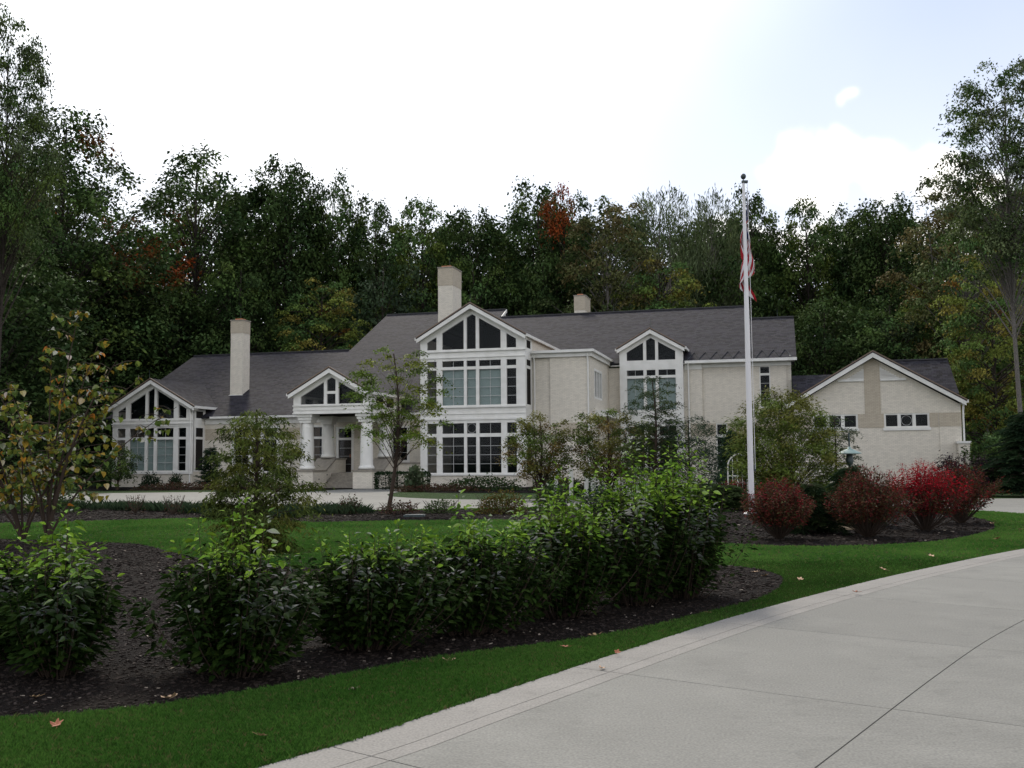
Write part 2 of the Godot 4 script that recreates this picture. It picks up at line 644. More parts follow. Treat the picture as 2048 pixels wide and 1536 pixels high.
func make_ground() -> void:
	var g := MB.new()
	var e := [-700.0, -60.0, 60.0, 700.0]
	for a in 3:
		for b in 3:
			g.face([Vector3(e[a], 0, e[b + 1]), Vector3(e[a + 1], 0, e[b + 1]), Vector3(e[a + 1], 0, e[b]), Vector3(e[a], 0, e[b])])
	structure("lawn", g, M.lawn)

	drive_edge = spline(v2([-14.0, 8.0, -8.2, 2.2, -4.3, -2.0, -1.28, -5.4, -0.41, -6.58, 1.17, -8.81, 2.43, -10.5, 4.15, -12.56, 5.84, -14.42, 8.73, -17.36, 12.0, -20.1, 16.0, -22.8, 21.5, -25.5, 30.0, -28.0]), 0.3)
	var base := PackedVector2Array()
	var far := PackedVector2Array()
	var total := 0.0
	for k in drive_edge.size() - 1:
		total += drive_edge[k].distance_to(drive_edge[k + 1])
	for k in int(total / 0.5):
		base.append(along(drive_edge, k * 0.5, 0.02))
		far.append(along(drive_edge, k * 0.5, 4.55))
	far.reverse()
	var whole := base.duplicate()
	whole.append_array(far)
	structure("drive_bedding", sheet(whole, 0.006), M.joint)
	var dr := Node3D.new()
	dr.name = "driveway"
	dr.set_meta("kind", "structure")
	add_child(dr)
	# joints: 2.56 m apart along the edge, one of them where the photograph shows it
	var s0 := 0.0
	var best := 1e9
	for k in int(total / 0.05):
		var q := along(drive_edge, k * 0.05, 0.45).distance_to(Vector2(0.85, -7.55))
		if q < best:
			best = q
			s0 = k * 0.05
	s0 = fmod(s0, 2.56)
	for j in int(total / 2.56):
		var a := s0 + j * 2.56 + 0.004
		var b := a + 2.56 - 0.009
		var pm := along(drive_edge, a, 0.0)
		if pm.y > 7.0:
			continue
		for w in [[0.0, 0.31, "kerb_stone"], [0.317, 0.45, "kerb_strip"], [0.457, 2.34, "concrete_slab"], [2.350, 4.5, "concrete_slab"]]:
			var p := PackedVector2Array()
			for k in 9:
				p.append(along(drive_edge, lerpf(a, b, k / 8.0), w[0]))
			for k in 9:
				p.append(along(drive_edge, lerpf(b, a, k / 8.0), w[1]))
			var m := MB.new()
			m.slab(p, -0.05, 0.022)
			part(w[2], m, M.kerb if w[1] < 0.5 else M["concrete_%d" % [1, 0, 1, 2][(j + int(w[0] * 2.0)) % 4]], dr)

	circle = spline(v2([-40.0, -45.0, -27.0, -42.0, -17.5, -39.0, -10.8, -34.9, -7.6, -33.0, -4.6, -32.6, 0.0, -33.6, 6.0, -34.2, 9.5, -33.4, 11.6, -32.3, 13.3, -30.5, 14.2, -27.6, 15.6, -23.6, 21.0, -26.2, 24.0, -33.0, 30.0, -37.0, 40.0, -38.5, 40.0, -41.0, 26.0, -38.6, 19.0, -37.9, 14.0, -38.9, 6.0, -40.2, 0.0, -40.6, -2.6, -41.2, -5.2, -44.5, -6.0, -49.0, -5.6, -55.2, -6.6, -57.2, -9.6, -56.4, -11.0, -52.6, -16.6, -53.7, -24.0, -53.0, -31.0, -56.0, -40.0, -58.0]), 1.2, true)
	structure("court_bedding", sheet(circle, 0.008), M.joint)
	var court := Node3D.new()
	court.name = "circular_drive"
	court.set_meta("kind", "structure")
	add_child(court)
	for i in range(-12, 13):
		for j in range(-12, 12):
			var c := PackedVector2Array()
			for q in [[0.006, 0.006], [3.994, 0.006], [3.994, 3.994], [0.006, 3.994]]:
				c.append((Vector2(i * 4.0 + q[0], j * 4.0 + q[1])).rotated(0.26) + Vector2(0, -40))
			for p in Geometry2D.intersect_polygons(c, circle):
				var m := MB.new()
				m.slab(p, -0.04, 0.024)
				part("concrete_slab", m, M["concrete_%d" % [1, 2, 0, 1, 2][posmod(i * 3 + j * 2, 5)]], court)

	bed_near = spline(v2([-13.0, -5.2, -8.0, -5.6, -5.0, -5.95, -3.19, -6.37, -2.36, -6.66, -1.53, -7.31, -0.52, -8.27, 0.72, -9.07, 1.9, -10.4, 2.79, -11.52, 3.43, -12.9, 3.62, -14.1, 3.1, -15.2, 1.2, -15.6, -1.0, -15.0, -3.2, -15.3, -5.0, -16.6, -6.3, -18.4, -7.5, -20.0, -9.1, -20.7, -10.8, -21.4, -14.0, -22.0, -18.0, -20.0, -19.0, -10.0]), 0.4, true)
	structure("mulch_bed", sheet(bed_near, 0.012), M.mulch)
	bed_island = spline(v2([-24.0, -33.0, -17.0, -27.8, -13.7, -27.0, -10.2, -28.3, -8.4, -28.7, -6.6, -27.5, -5.0, -26.4, -3.0, -26.8, 0.3, -26.6, 2.2, -22.6, 4.06, -18.9, 6.1, -18.3, 8.4, -19.5, 10.9, -22.9, 12.1, -26.6, 11.9, -29.6, 10.2, -31.4, 6.0, -33.4, 0.0, -33.0, -4.6, -32.1, -7.6, -32.4, -10.8, -34.2, -17.5, -38.3, -25.0, -41.0]), 0.6, true)
	structure("island_mulch_bed", sheet(bed_island, 0.012), M.mulch)
	bed_house = spline(v2([-36.0, -63.5, -30.0, -60.6, -24.0, -58.4, -17.0, -57.6, -11.0, -56.6, -9.0, -58.2, -6.6, -57.9, -4.6, -55.0, -4.2, -50.5, 0.0, -49.0, 6.0, -47.0, 14.0, -45.0, 24.0, -43.5, 32.0, -42.8, 33.0, -46.0, 20.0, -53.0, 0.0, -62.0, -20.0, -68.0, -36.0, -70.0]), 1.0, true)
	structure("foundation_bed", sheet(bed_house, 0.012), M.mulch)


func leaf_shape(kind: String) -> ArrayMesh: # a blade of length one along -z, drooping at its tip
	var out := [] # [half-width, z] along the blade
	match kind:
		"ovate": out = [[0.03, 0.0], [0.17, -0.2], [0.24, -0.42], [0.17, -0.7], [0.0, -1.0]]
		"lance": out = [[0.02, 0.0], [0.1, -0.25], [0.12, -0.5], [0.07, -0.78], [0.0, -1.0]]
		"heart": out = [[0.1, 0.06], [0.4, -0.02], [0.5, -0.3], [0.36, -0.62], [0.0, -1.0]]
	var m := MB.new()
	for k in out.size() - 1:
		var a: float = out[k][0]
		var b: float = out[k + 1][0]
		var za: float = out[k][1]
		var zb: float = out[k + 1][1]
		var ya := -0.22 * za * za
		var yb := -0.22 * zb * zb
		for s in [-1.0, 1.0]:
			var p0 := Vector3(0, ya, za)
			var p1 := Vector3(0, yb, zb)
			var p2 := Vector3(s * b, yb + b * 0.35, zb)
			var p3 := Vector3(s * a, ya + a * 0.35, za)
			var f := [p0, p3, p2, p1] if s < 0 else [p0, p1, p2, p3]
			if b == 0.0:
				f = [p0, p3, p1] if s < 0 else [p0, p1, p3]
			m.face(f)
	return m.mesh()


func grass_tuft(blades: int, tall: float, wide: float, sd: int) -> ArrayMesh:
	var r := RandomNumberGenerator.new()
	r.seed = sd
	var l := Leaves.new()
	for k in blades:
		var a := r.randf() * TAU
		var d := Vector3(cos(a), 0, sin(a))
		var at := Vector3(r.randf_range(-1, 1), 0, r.randf_range(-1, 1)) * tall * 0.45
		var h := tall * r.randf_range(0.6, 1.1)
		var tint := r.randf_range(0.4, 1.65)
		l.leaf(at, Vector3(0, h, 0) + d * h * r.randf_range(0.1, 0.6), d.cross(Vector3.UP) * wide * 0.5, d * h * 0.25 - Vector3(0, h * 0.1, 0), Color(tint, tint, tint))
	return l.mesh()


func on_lawn(p: Vector2, margin := 0.0) -> bool:
	if Geometry2D.is_point_in_polygon(p, bed_near) or Geometry2D.is_point_in_polygon(p, bed_island) or Geometry2D.is_point_in_polygon(p, circle) or Geometry2D.is_point_in_polygon(p, bed_house):
		return false
	for k in drive_edge.size() - 1:
		var a := drive_edge[k]
		if absf(a.x - p.x) < 0.6 and absf(a.y - p.y) < 0.6:
			var d := (drive_edge[k + 1] - a).normalized()
			var q := Vector2(-d.y, d.x).dot(p - a)
			var s := d.dot(p - a)
			if s >= -0.05 and s < 0.4:
				return q < -margin
	var inside := false
	for k in drive_edge.size() - 1: # right of the edge lies the drive
		var a := drive_edge[k]
		var b := drive_edge[k + 1]
		if (a.y - p.y) * (b.y - p.y) <= 0.0 and a.y != b.y:
			inside = p.x > a.x + (b.x - a.x) * (p.y - a.y) / (b.y - a.y)
	return not inside


func make_grass() -> void:
	var r := RandomNumberGenerator.new()
	r.seed = 61
	var nz := noise(0.35, 3, 62)
	var holder := Node3D.new()
	# nearest turf in fine tufts, farther turf in broader ones
	for ring in [[4.9, 10.0, 62000, 0.042, 0.0065, 5], [8.0, 16.0, 62000, 0.042, 0.007, 6], [12.0, 25.0, 66000, 0.04, 0.008, 6], [22.0, 38.0, 50000, 0.045, 0.014, 6]]:
		var xf := []
		var cols := []
		var tries := 0
		while xf.size() < ring[2] and tries < ring[2] * 8:
			tries += 1
			var z := sqrt(r.randf_range(ring[0] * ring[0], ring[1] * ring[1]))
			var p := Vector2(r.randf_range(-0.75, 0.75) * z, -z)
			var w := minf(1.0 if ring[0] < 5.0 else (z - ring[0]) / (ring[1] - ring[0]) * 3.0, (ring[1] - z) / (ring[1] - ring[0]) * 3.0)
			if r.randf() > w or not on_lawn(p, 0.012):
				continue
			var s := r.randf_range(0.75, 1.25)
			xf.append(Transform3D(Basis(Vector3.UP, r.randf() * TAU).scaled(Vector3(s, s * r.randf_range(0.8, 1.2), s)), Vector3(p.x, 0.0, p.y)))
			var t := nz.get_noise_2d(p.x, p.y) * 0.6 + r.randf_range(-0.3, 0.3)
			var c := Color(0.042, 0.128, 0.017).lerp(Color(0.125, 0.25, 0.046), clampf(0.5 + t, 0, 1))
			if r.randf() < 0.07:
				c = Color(0.16, 0.15, 0.06)
			cols.append(c)
		var o := copies("grass", grass_tuft(ring[5], ring[3], ring[4], int(ring[0])), M.grass, xf, cols, self)
		tag(o, ["short mown grass along the kerb in the foreground", "mown grass between the kerb and the near mulch bed", "mown lawn strip in front of the red bushes", "mown lawn running behind the near mulch bed"][[4.9, 8.0, 12.0, 19.0].find(ring[0])], "grass")
	holder.free()


func make_chips() -> void: # bark mulch, loose flakes
	var r := RandomNumberGenerator.new()
	r.seed = 71
	var m := MB.new()
	m.prism(PackedVector2Array([Vector2(-0.5, -0.16), Vector2(0.1, -0.24), Vector2(0.5, -0.06), Vector2(0.42, 0.16), Vector2(-0.2, 0.2)]), -0.08, 0.08)
	var shape := m.mesh()
	for spec in [["mulch_chips", bed_near, 4.9, 12.0, 22000, 0.035, "shredded bark mulch in the near planting bed"], ["mulch_chips", bed_near, 12.0, 22.0, 12000, 0.06, "shredded bark mulch at the back of the near bed"], ["mulch_chips", bed_island, 18.0, 40.0, 16000, 0.085, "shredded bark mulch in the island bed round the flagpole"]]:
		var xf := []
		var cols := []
		var tries := 0
		while xf.size() < spec[4] and tries < spec[4] * 10:
			tries += 1
			var z := sqrt(r.randf_range(spec[2] * spec[2], spec[3] * spec[3]))
			var p := Vector2(r.randf_range(-0.58, 0.58) * z, -z)
			if not Geometry2D.is_point_in_polygon(p, spec[1]):
				continue
			var s: float = spec[5] * r.randf_range(0.4, 1.3)
			var b := Basis.from_euler(Vector3(-PI / 2 + r.randfn(0, 0.35), r.randf() * TAU, r.randfn(0, 0.35))).scaled(Vector3.ONE * s)
			xf.append(Transform3D(b, Vector3(p.x, 0.012 + s * 0.08, p.y)))
			var t := r.randf()
			var c := Color(0.012, 0.009, 0.0075).lerp(Color(0.044, 0.034, 0.029), t * t)
			if r.randf() < 0.012:
				c = Color(0.26, 0.22, 0.18)
			cols.append(c)
		tag(copies(spec[0], shape, M.chip, xf, cols, self), spec[6], "mulch")


# ---------------------------------------------------------------- house (x along the front, y up, z = -depth)
func cut(p: PackedVector2Array, a: float, b: float, c: float) -> PackedVector2Array: # keep a*x + b*y <= c
	var o := PackedVector2Array()
	for k in p.size():
		var s := p[k]
		var e := p[(k + 1) % p.size()]
		var ds := a * s.x + b * s.y - c
		var de := a * e.x + b * e.y - c
		if ds <= 0.0:
			o.append(s)
		if (ds < 0.0 and de > 0.0) or (ds > 0.0 and de < 0.0):
			o.append(s.lerp(e, ds / (ds - de)))
	return o


func under(p: PackedVector2Array, roof: Vector3) -> PackedVector2Array: # roof = (ridge x, ridge y, slope)
	p = cut(p, roof.z, 1.0, roof.y + roof.z * roof.x)
	return cut(p, -roof.z, 1.0, roof.y - roof.z * roof.x)


func rect(a: float, b: float, c: float, d: float) -> PackedVector2Array:
	return PackedVector2Array([Vector2(a, c), Vector2(b, c), Vector2(b, d), Vector2(a, d)])


# a wall of x from a to b, y from c to d, front face at z = 0, with openings [x0, x1, y0, y1]
func wall_shape(m: MB, a: float, b: float, c: float, d: float, holes: Array, z: float, thick := 0.3) -> void:
	var ys := [c, d]
	for h in holes:
		for y in [h[2], h[3]]:
			if y > c and y < d and not y in ys:
				ys.append(y)
	ys.sort()
	for k in ys.size() - 1:
		var y0: float = ys[k]
		var y1: float = ys[k + 1]
		var gaps := []
		for h in holes:
			if h[2] < y1 - 0.001 and h[3] > y0 + 0.001:
				gaps.append([h[0], h[1]])
		gaps.sort_custom(func(p, q): return p[0] < q[0])
		var x := a
		for g in gaps:
			if g[0] > x + 0.001:
				m.box(Vector3(x, y0, z - thick), Vector3(g[0], y1, z))
			x = maxf(x, g[1])
		if x < b - 0.001:
			m.box(Vector3(x, y0, z - thick), Vector3(b, y1, z))


# White frame with panes. xs and ys: list of glazed intervals; roof limits the glass (z < 0: none)
func window(called: String, at: Vector3, yaw: float, a: float, b: float, c: float, d: float, xs: Array, ys: Array, roof: Vector3, glass_roof: Vector3, opt := {}) -> MeshInstance3D:
	var m := MB.new()
	var dep: float = opt.get("depth", 0.16)
	var x_edges := [a]
	for x in xs:
		x_edges.append(x[0])
		x_edges.append(x[1])
	x_edges.append(b)
	for k in range(0, x_edges.size(), 2):
		if x_edges[k + 1] - x_edges[k] > 0.005:
			m.prism(under(rect(x_edges[k], x_edges[k + 1], c, d), roof), -dep, 0.0)
	for x in xs:
		var y_edges := [c]
		for y in ys:
			y_edges.append(y[0])
			y_edges.append(y[1])
		for k in range(0, y_edges.size() - 1, 2):
			if y_edges[k + 1] - y_edges[k] > 0.005:
				m.prism(under(rect(x[0], x[1], y_edges[k], y_edges[k + 1]), glass_roof), -dep, -0.012)
		# what lies between the glass line and the roof
		var top: float = ys[ys.size() - 1][1]
		var cap := rect(x[0], x[1], top, d)
		if top < d - 0.005 and glass_roof.y > 50.0:
			m.prism(under(cap, roof), -dep, -0.012)
		elif glass_roof.y < 50.0:
			for s in [-1.0, 1.0]:
				var half := cut(rect(x[0], x[1], ys[ys.size() - 1][0], d), -s, 0.0, -s * roof.x)
				half = under(half, roof)
				half = cut(half, -s * glass_roof.z, -1.0, -(glass_roof.y + s * glass_roof.z * glass_roof.x))
				if half.size() > 2:
					m.prism(half, -dep, -0.012)
	var o := part(called, m, M.white, house)
	o.position = at
	o.rotation.y = yaw
	var blinds: Array = opt.get("blinds", [])
	var grid: Array = opt.get("grid", [])
	var upright: Array = opt.get("upright", [])
	for ix in xs.size():
		for iy in ys.size():
			var x: Array = xs[ix]
			var y: Array = ys[iy]
			var p := under(rect(x[0], x[1], y[0], y[1]), glass_roof)
			if p.size() < 3:
				continue
			var g := MB.new()
			g.prism(p, -0.10, -0.092)
			part("pane", g, M.glass, o)
			if [ix, iy] in blinds:
				var bl := MB.new()
				var yy: float = y[0] + 0.01
				while yy < y[1] - 0.03:
					bl.face([Vector3(x[0], yy, -0.165), Vector3(x[1], yy, -0.165), Vector3(x[1], yy + 0.062, -0.19), Vector3(x[0], yy + 0.062, -0.19)])
					yy += 0.055
				part("blind", bl, M.blind, o, "stuff")
			if iy in grid:
				var rows := int(round((y[1] - y[0]) / 0.52))
				for k in range(1, rows):
					var yk: float = lerpf(y[0], y[1], float(k) / rows)
					mesh_box("muntin", Vector3(x[0], yk - 0.012, -0.088), Vector3(x[1], yk + 0.012, -0.07), M.muntin, o)
				if x[1] - x[0] > 0.95:
					var xm: float = (x[0] + x[1]) / 2
					mesh_box("muntin", Vector3(xm - 0.012, y[0], -0.0875), Vector3(xm + 0.012, y[1], -0.0705), M.muntin, o)
			elif iy in upright and x[1] - x[0] > 0.95:
				var mu := MB.new()
				var xm: float = (x[0] + x[1]) / 2
				mu.box(Vector3(xm - 0.011, y[0], -0.0875), Vector3(xm + 0.011, y[1], -0.0705))
				part("muntin", mu, M.muntin, o)
	for r in opt.get("rings", []):
		var mr := MB.new()
		var path := []
		var rad := []
		for k in 25:
			path.append(Vector3(r[0] + cos(TAU * k / 24.0) * r[2], r[1] + sin(TAU * k / 24.0) * r[2], -0.078))
			rad.append(0.012)
		mr.tube(path, rad, 5, false)
		part("muntin_ring", mr, M.muntin, o)
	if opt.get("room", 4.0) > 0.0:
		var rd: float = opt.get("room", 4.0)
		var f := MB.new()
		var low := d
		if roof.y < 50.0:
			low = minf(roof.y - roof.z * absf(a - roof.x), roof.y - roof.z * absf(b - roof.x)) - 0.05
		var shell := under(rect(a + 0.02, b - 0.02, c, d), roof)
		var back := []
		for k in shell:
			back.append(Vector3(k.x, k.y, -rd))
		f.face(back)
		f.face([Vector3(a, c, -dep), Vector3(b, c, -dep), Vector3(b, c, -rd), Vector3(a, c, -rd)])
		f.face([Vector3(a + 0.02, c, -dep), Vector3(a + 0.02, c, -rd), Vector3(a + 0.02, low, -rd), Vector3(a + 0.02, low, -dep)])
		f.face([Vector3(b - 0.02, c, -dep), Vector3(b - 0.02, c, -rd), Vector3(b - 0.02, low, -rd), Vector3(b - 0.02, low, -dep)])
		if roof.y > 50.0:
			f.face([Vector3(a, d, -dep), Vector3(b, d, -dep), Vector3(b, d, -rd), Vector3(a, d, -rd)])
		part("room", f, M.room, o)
	return o


# A roof plane: corners counter-clockwise seen from above, given in house axes, with shingles laid along x_dir
func roof_slab(called: String, pts: Array, thick := 0.14) -> MeshInstance3D:
	var m := MB.new()
	var nn: Vector3 = (pts[1] - pts[0]).cross(pts[2] - pts[0]).normalized()
	if nn.y < 0.0:
		pts.reverse()
		nn = -nn
	var up := (Vector3.UP - nn * nn.y).normalized()
	var side := up.cross(nn)
	var uv := []
	for p in pts:
		uv.append(Vector2(p.dot(side), -p.dot(up)))
	m.face(pts, uv)
	var low := []
	for p in pts:
		low.append(p - Vector3(0, thick, 0))
	for k in pts.size():
		var j: int = (k + 1) % pts.size()
		m.face([pts[k], low[k], low[j], pts[j]])
	low.reverse()
	m.face(low)
	return part(called, m, M.roof, house)


# Gable roof running back from z = front to where it dies into the big slope; white raking boards in front
func gable_roof(front: float, ridge_x: float, ridge_y: float, half: float, slope: float, back_of: Callable, drop := 0.0) -> void:
	var ey := ridge_y - half * slope
	for s in [-1.0, 1.0]:
		var a := Vector3(ridge_x, ridge_y, front)
		var b := Vector3(ridge_x + s * half, ey, front)
		var c := Vector3(ridge_x + s * half, ey, -back_of.call(ey))
		var d := Vector3(ridge_x, ridge_y, -back_of.call(ridge_y))
		roof_slab("roof", [a, b, c, d] if s < 0 else [a, d, c, b], 0.1)
		var m := MB.new()
		m.prism(PackedVector2Array([Vector2(ridge_x, ridge_y - 0.02), Vector2(ridge_x, ridge_y - 0.36), Vector2(ridge_x + s * (half - 0.02), ey - 0.32), Vector2(ridge_x + s * (half - 0.02), ey - 0.0)]), front - 0.06, front - 0.012)
		part("rake_board", m, M.white, house)
		var e := MB.new()
		e.prism(PackedVector2Array([Vector2(ridge_x, ridge_y + 0.03), Vector2(ridge_x, ridge_y - 0.05), Vector2(ridge_x + s * (half + 0.03), ey - 0.06), Vector2(ridge_x + s * (half + 0.03), ey + 0.02)]), front - 0.03, front + 0.02)
		part("drip_edge", e, M.flashing, house)
		var sf := MB.new() # sloping soffit behind the board
		sf.prism(PackedVector2Array([Vector2(ridge_x, ridge_y - 0.16), Vector2(ridge_x, ridge_y - 0.30), Vector2(ridge_x + s * (half - 0.03), ey - 0.27), Vector2(ridge_x + s * (half - 0.03), ey - 0.13)]), front - 0.55, front - 0.062)
		part("soffit", sf, M.white, house)
		var gt := MB.new() # gutter down the side eave
		gt.box(Vector3(ridge_x + s * (half - 0.03), ey - 0.17, front - 0.03), Vector3(ridge_x + s * (half + 0.1), ey - 0.01, c.z))
		part("gutter", gt, M.white, house)


func big_slope(y: float) -> float: # depth at which the main roof plane reaches height y
	return 1.5 + (y - 4.62) / PITCH


func chimney(x0: float, x1: float, y0: float, y1: float, v0: float, v1: float, band: float) -> void:
	var m := MB.new()
	m.box(Vector3(x0, y0, -v1), Vector3(x1, band, -v0))
	var o := part("chimney", m, M.brick, house)
	var t := MB.new()
	t.box(Vector3(x0 - 0.015, band, -v1 - 0.015), Vector3(x1 + 0.015, y1 - 0.08, -v0 + 0.015))
	part("chimney_band", t, M.tan, o)
	var c := MB.new()
	c.box(Vector3(x0 - 0.05, y1 - 0.08, -v1 - 0.05), Vector3(x1 + 0.05, y1, -v0 + 0.05))
	part("chimney_cap", c, M.stone, o)
	var f := MB.new()
	f.box(Vector3(x0 + 0.2, y1, -v1 + 0.2), Vector3(x1 - 0.2, y1 + 0.1, -v0 - 0.2))
	part("flue", f, M.copper, o)
	var r := MB.new()
	r.tube([Vector3((x0 + x1) / 2, y1, -(v0 + v1) / 2), Vector3((x0 + x1) / 2, y1 + 0.75, -(v0 + v1) / 2)], [0.015, 0.008], 5)
	part("lightning_rod", r, M.iron, o)


func column(x: float, z: float, y0: float, y1: float) -> void:
	var m := MB.new()
	var prof := [Vector2(0.0, y0), Vector2(0.47, y0), Vector2(0.47, y0 + 0.13), Vector2(0.43, y0 + 0.2), Vector2(0.40, y0 + 0.24)]
	for k in 9:
		var t := k / 8.0
		prof.append(Vector2(lerpf(0.385, 0.325, t) + 0.012 * sin(t * PI), lerpf(y0 + 0.26, y1 - 0.5, t)))
	prof.append(Vector2(0.0, y1 - 0.5))
	m.lathe(prof, 28, Vector3(x, 0, z))
	var o := part("column", m, M.white, house)
	var c := MB.new()
	for k in 3:
		var w := 0.37 + 0.07 * k
		c.box(Vector3(x - w, y1 - 0.5 + k * 0.165, z - w), Vector3(x + w, y1 - 0.5 + (k + 1) * 0.165 - 0.004, z + w))
	part("capital", c, M.white, o)


func mesh_box(called: String, lo: Vector3, hi: Vector3, m: Material, parent: Node3D = house) -> MeshInstance3D:
	var b := MB.new()
	b.box(lo, hi)
	return part(called, b, m, parent)


func downspout(x: float, z: float, y0: float, y1: float, out := 0.35) -> void:
	var m := MB.new()
	m.tube([Vector3(x, y1, z + out), Vector3(x, y1 - 0.12, z + out), Vector3(x, y1 - 0.45, z + 0.07), Vector3(x, y0, z + 0.07)], [0.055, 0.055, 0.055, 0.055], 8)
	part("downspout", m, M.white, house)


func make_house() -> void:
	house = thing("house", "long cream brick house with white window gables, grey shingle roofs and three chimneys", "house", HOUSE_AT, TURN)
	var none := Vector3(0, 100, 0)

	# ---- left pavilion: gable of glass at the left end
	var v := -0.5
	var inner := Vector3(-22.34, 6.52, 0.57)
	var outer := Vector3(-22.34, 6.9, 0.57)
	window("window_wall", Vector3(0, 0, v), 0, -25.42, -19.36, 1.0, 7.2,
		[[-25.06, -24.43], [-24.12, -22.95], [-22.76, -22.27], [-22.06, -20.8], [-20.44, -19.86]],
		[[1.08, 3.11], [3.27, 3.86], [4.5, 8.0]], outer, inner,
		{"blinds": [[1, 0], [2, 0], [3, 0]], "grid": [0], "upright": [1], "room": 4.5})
	mesh_box("sill", Vector3(-25.5, 0.86, v), Vector3(-19.3, 0.998, v + 0.08), M.white)
	mesh_box("wall", Vector3(-25.4, 0, v - 0.3), Vector3(-19.38, 0.998, v - 0.004), M.brick)
	for k in [[4.0, 0.05], [4.12, 0.1], [4.34, 0.05]]:
		mesh_box("trim_band", Vector3(-25.43 - k[1] * 0.2, k[0], v + 0.002), Vector3(-19.35 + k[1] * 0.2, k[0] + 0.07, v + k[1]), M.white)
	window("side_window", Vector3(-19.36, 0, v), PI / 2, 0.02, 1.45, 1.0, 5.1, [[0.36, 1.2]], [[1.08, 3.11], [3.27, 3.86], [4.5, 4.95]], none, none, {"blinds": [[0, 0]], "upright": [0, 1], "room": 0.0})
	mesh_box("wall", Vector3(-19.68, 0, v - 1.4), Vector3(-19.37, 0.998, v - 0.302), M.brick)
	mesh_box("wall", Vector3(-25.41, 0, -10), Vector3(-25.1, 5.0, v - 0.31), M.brick)
	gable_roof(v + 0.4, -22.34, 7.14, 3.28, 0.57, big_slope)
	downspout(-19.5, v, 0.2, 5.1, 0.2)

	# ---- left wing
	var wing := MB.new()
	wall_shape(wing, -19.7, -3.4, 0.0, 4.45, [[-17.35, -13.85, 0.9, 3.95], [-11.85, -10.7, 0.9, 3.95], [-9.9, -8.65, 0.88, 3.8], [-6.15, -4.85, 1.5, 3.8]], -1.9)
	part("wall", wing, M.brick, house)
	mesh_box("frieze", Vector3(-19.3, 4.1, -1.898), Vector3(-3.46, 4.46, -1.82), M.white)
	for s in [[-19.3, -17.36], [-13.84, -11.9], [-8.6, -6.2], [-4.8, -3.5]]:
		mesh_box("tan_band", Vector3(s[0], 3.05, -1.897), Vector3(s[1], 3.8, -1.88), M.tan)
	window("window", Vector3(0, 0, -1.86), 0, -17.35, -13.85, 0.9, 3.95, [[-17.12, -16.08], [-15.83, -15.23], [-15.02, -14.06]], [[1.0, 3.05], [3.23, 3.8]], none, none, {"grid": [0], "upright": [1]})
	window("window", Vector3(0, 0, -1.86), 0, -11.85, -10.7, 0.9, 3.95, [[-11.7, -10.85]], [[1.0, 3.05], [3.2, 3.8]], none, none, {"grid": [0]})
	window("window", Vector3(0, 0, -1.86), 0, -6.15, -4.85, 1.5, 3.8, [[-5.98, -5.02]], [[1.65, 3.05], [3.2, 3.68]], none, none, {"grid": [0]})
	for k in 7: # drawn curtain behind the window left of the door
		mesh_box("curtain_fold", Vector3(-11.69 + k * 0.085, 1.0, -2.14 - 0.03 * (k % 2)), Vector3(-11.61 + k * 0.085, 3.78, -2.08 - 0.03 * (k % 2)), M.curtain)
	# front door with a light over it
	var door := window("front_door", Vector3(0, 0, -1.93), 0, -9.9, -8.65, 0.88, 3.8, [[-9.72, -8.83]], [[0.9, 2.95], [3.1, 3.68]], none, none, {"room": 3.0, "grid": [0]})
	mesh_box("door_leaf", Vector3(-9.715, 0.9, -0.158), Vector3(-8.835, 2.945, -0.112), M.door, door)
	mesh_box("door_handle", Vector3(-8.93, 1.85, -0.05), Vector3(-8.9, 2.05, 0.0), M.copper, door)
	mesh_box("gutter", Vector3(-18.75, 4.46, -1.62), Vector3(-3.4, 4.6, -1.46), M.white)
	mesh_box("soffit", Vector3(-19.3, 4.465, -1.9), Vector3(-3.4, 4.5, -1.625), M.white)
	downspout(-12.3, -1.9, 0.2, 4.5, 0.3)
	mesh_box("wall", Vector3(-26.4, 0, -14.0), Vector3(-19.7, 4.4, -13.7), M.brick)
	mesh_box("wall", Vector3(-26.4, 0, -13.7), Vector3(-26.1, 6.0, -3.0), M.brick)

	# ---- main roofs
	roof_slab("roof", [Vector3(-26.75, 4.62, -1.5), Vector3(-13.5, 4.62, -1.5), Vector3(-13.5, 9.94, -12.1), Vector3(-26.75, 9.94, -12.1)])
	roof_slab("roof", [Vector3(-26.75, 9.94, -12.1), Vector3(-13.5, 9.94, -12.1), Vector3(-13.5, 7.5, -15.0), Vector3(-26.75, 7.5, -15.0)])
	roof_slab("roof", [Vector3(-13.5, 4.62, -1.5), Vector3(-3.3, 4.62, -1.5), Vector3(-3.3, 13.6, -19.39), Vector3(-13.5, 13.6, -19.39)])
	roof_slab("roof", [Vector3(-13.5, 13.6, -19.39), Vector3(-3.3, 13.6, -19.39), Vector3(-3.3, 10.5, -23.0), Vector3(-13.5, 10.5, -23.0)])
	var y_eave := 7.9
	var v_eave := big_slope(y_eave)
	roof_slab("roof", [Vector3(-3.3, y_eave, -v_eave), Vector3(15.6, y_eave, -v_eave), Vector3(15.6, 12.72, -17.63), Vector3(-3.3, 12.72, -17.63)])
	roof_slab("roof", [Vector3(15.6, y_eave, -v_eave), Vector3(18.7, y_eave, -v_eave), Vector3(18.7, 11.44, -15.08), Vector3(15.6, 11.44, -15.08)])
	roof_slab("roof", [Vector3(-3.3, 12.72, -17.63), Vector3(15.6, 12.72, -17.63), Vector3(15.6, 9.5, -21.0), Vector3(-3.3, 9.5, -21.0)])
	roof_slab("roof", [Vector3(15.6, 11.44, -15.08), Vector3(18.7, 11.44, -15.08), Vector3(18.7, 8.5, -18.5), Vector3(15.6, 8.5, -18.5)])
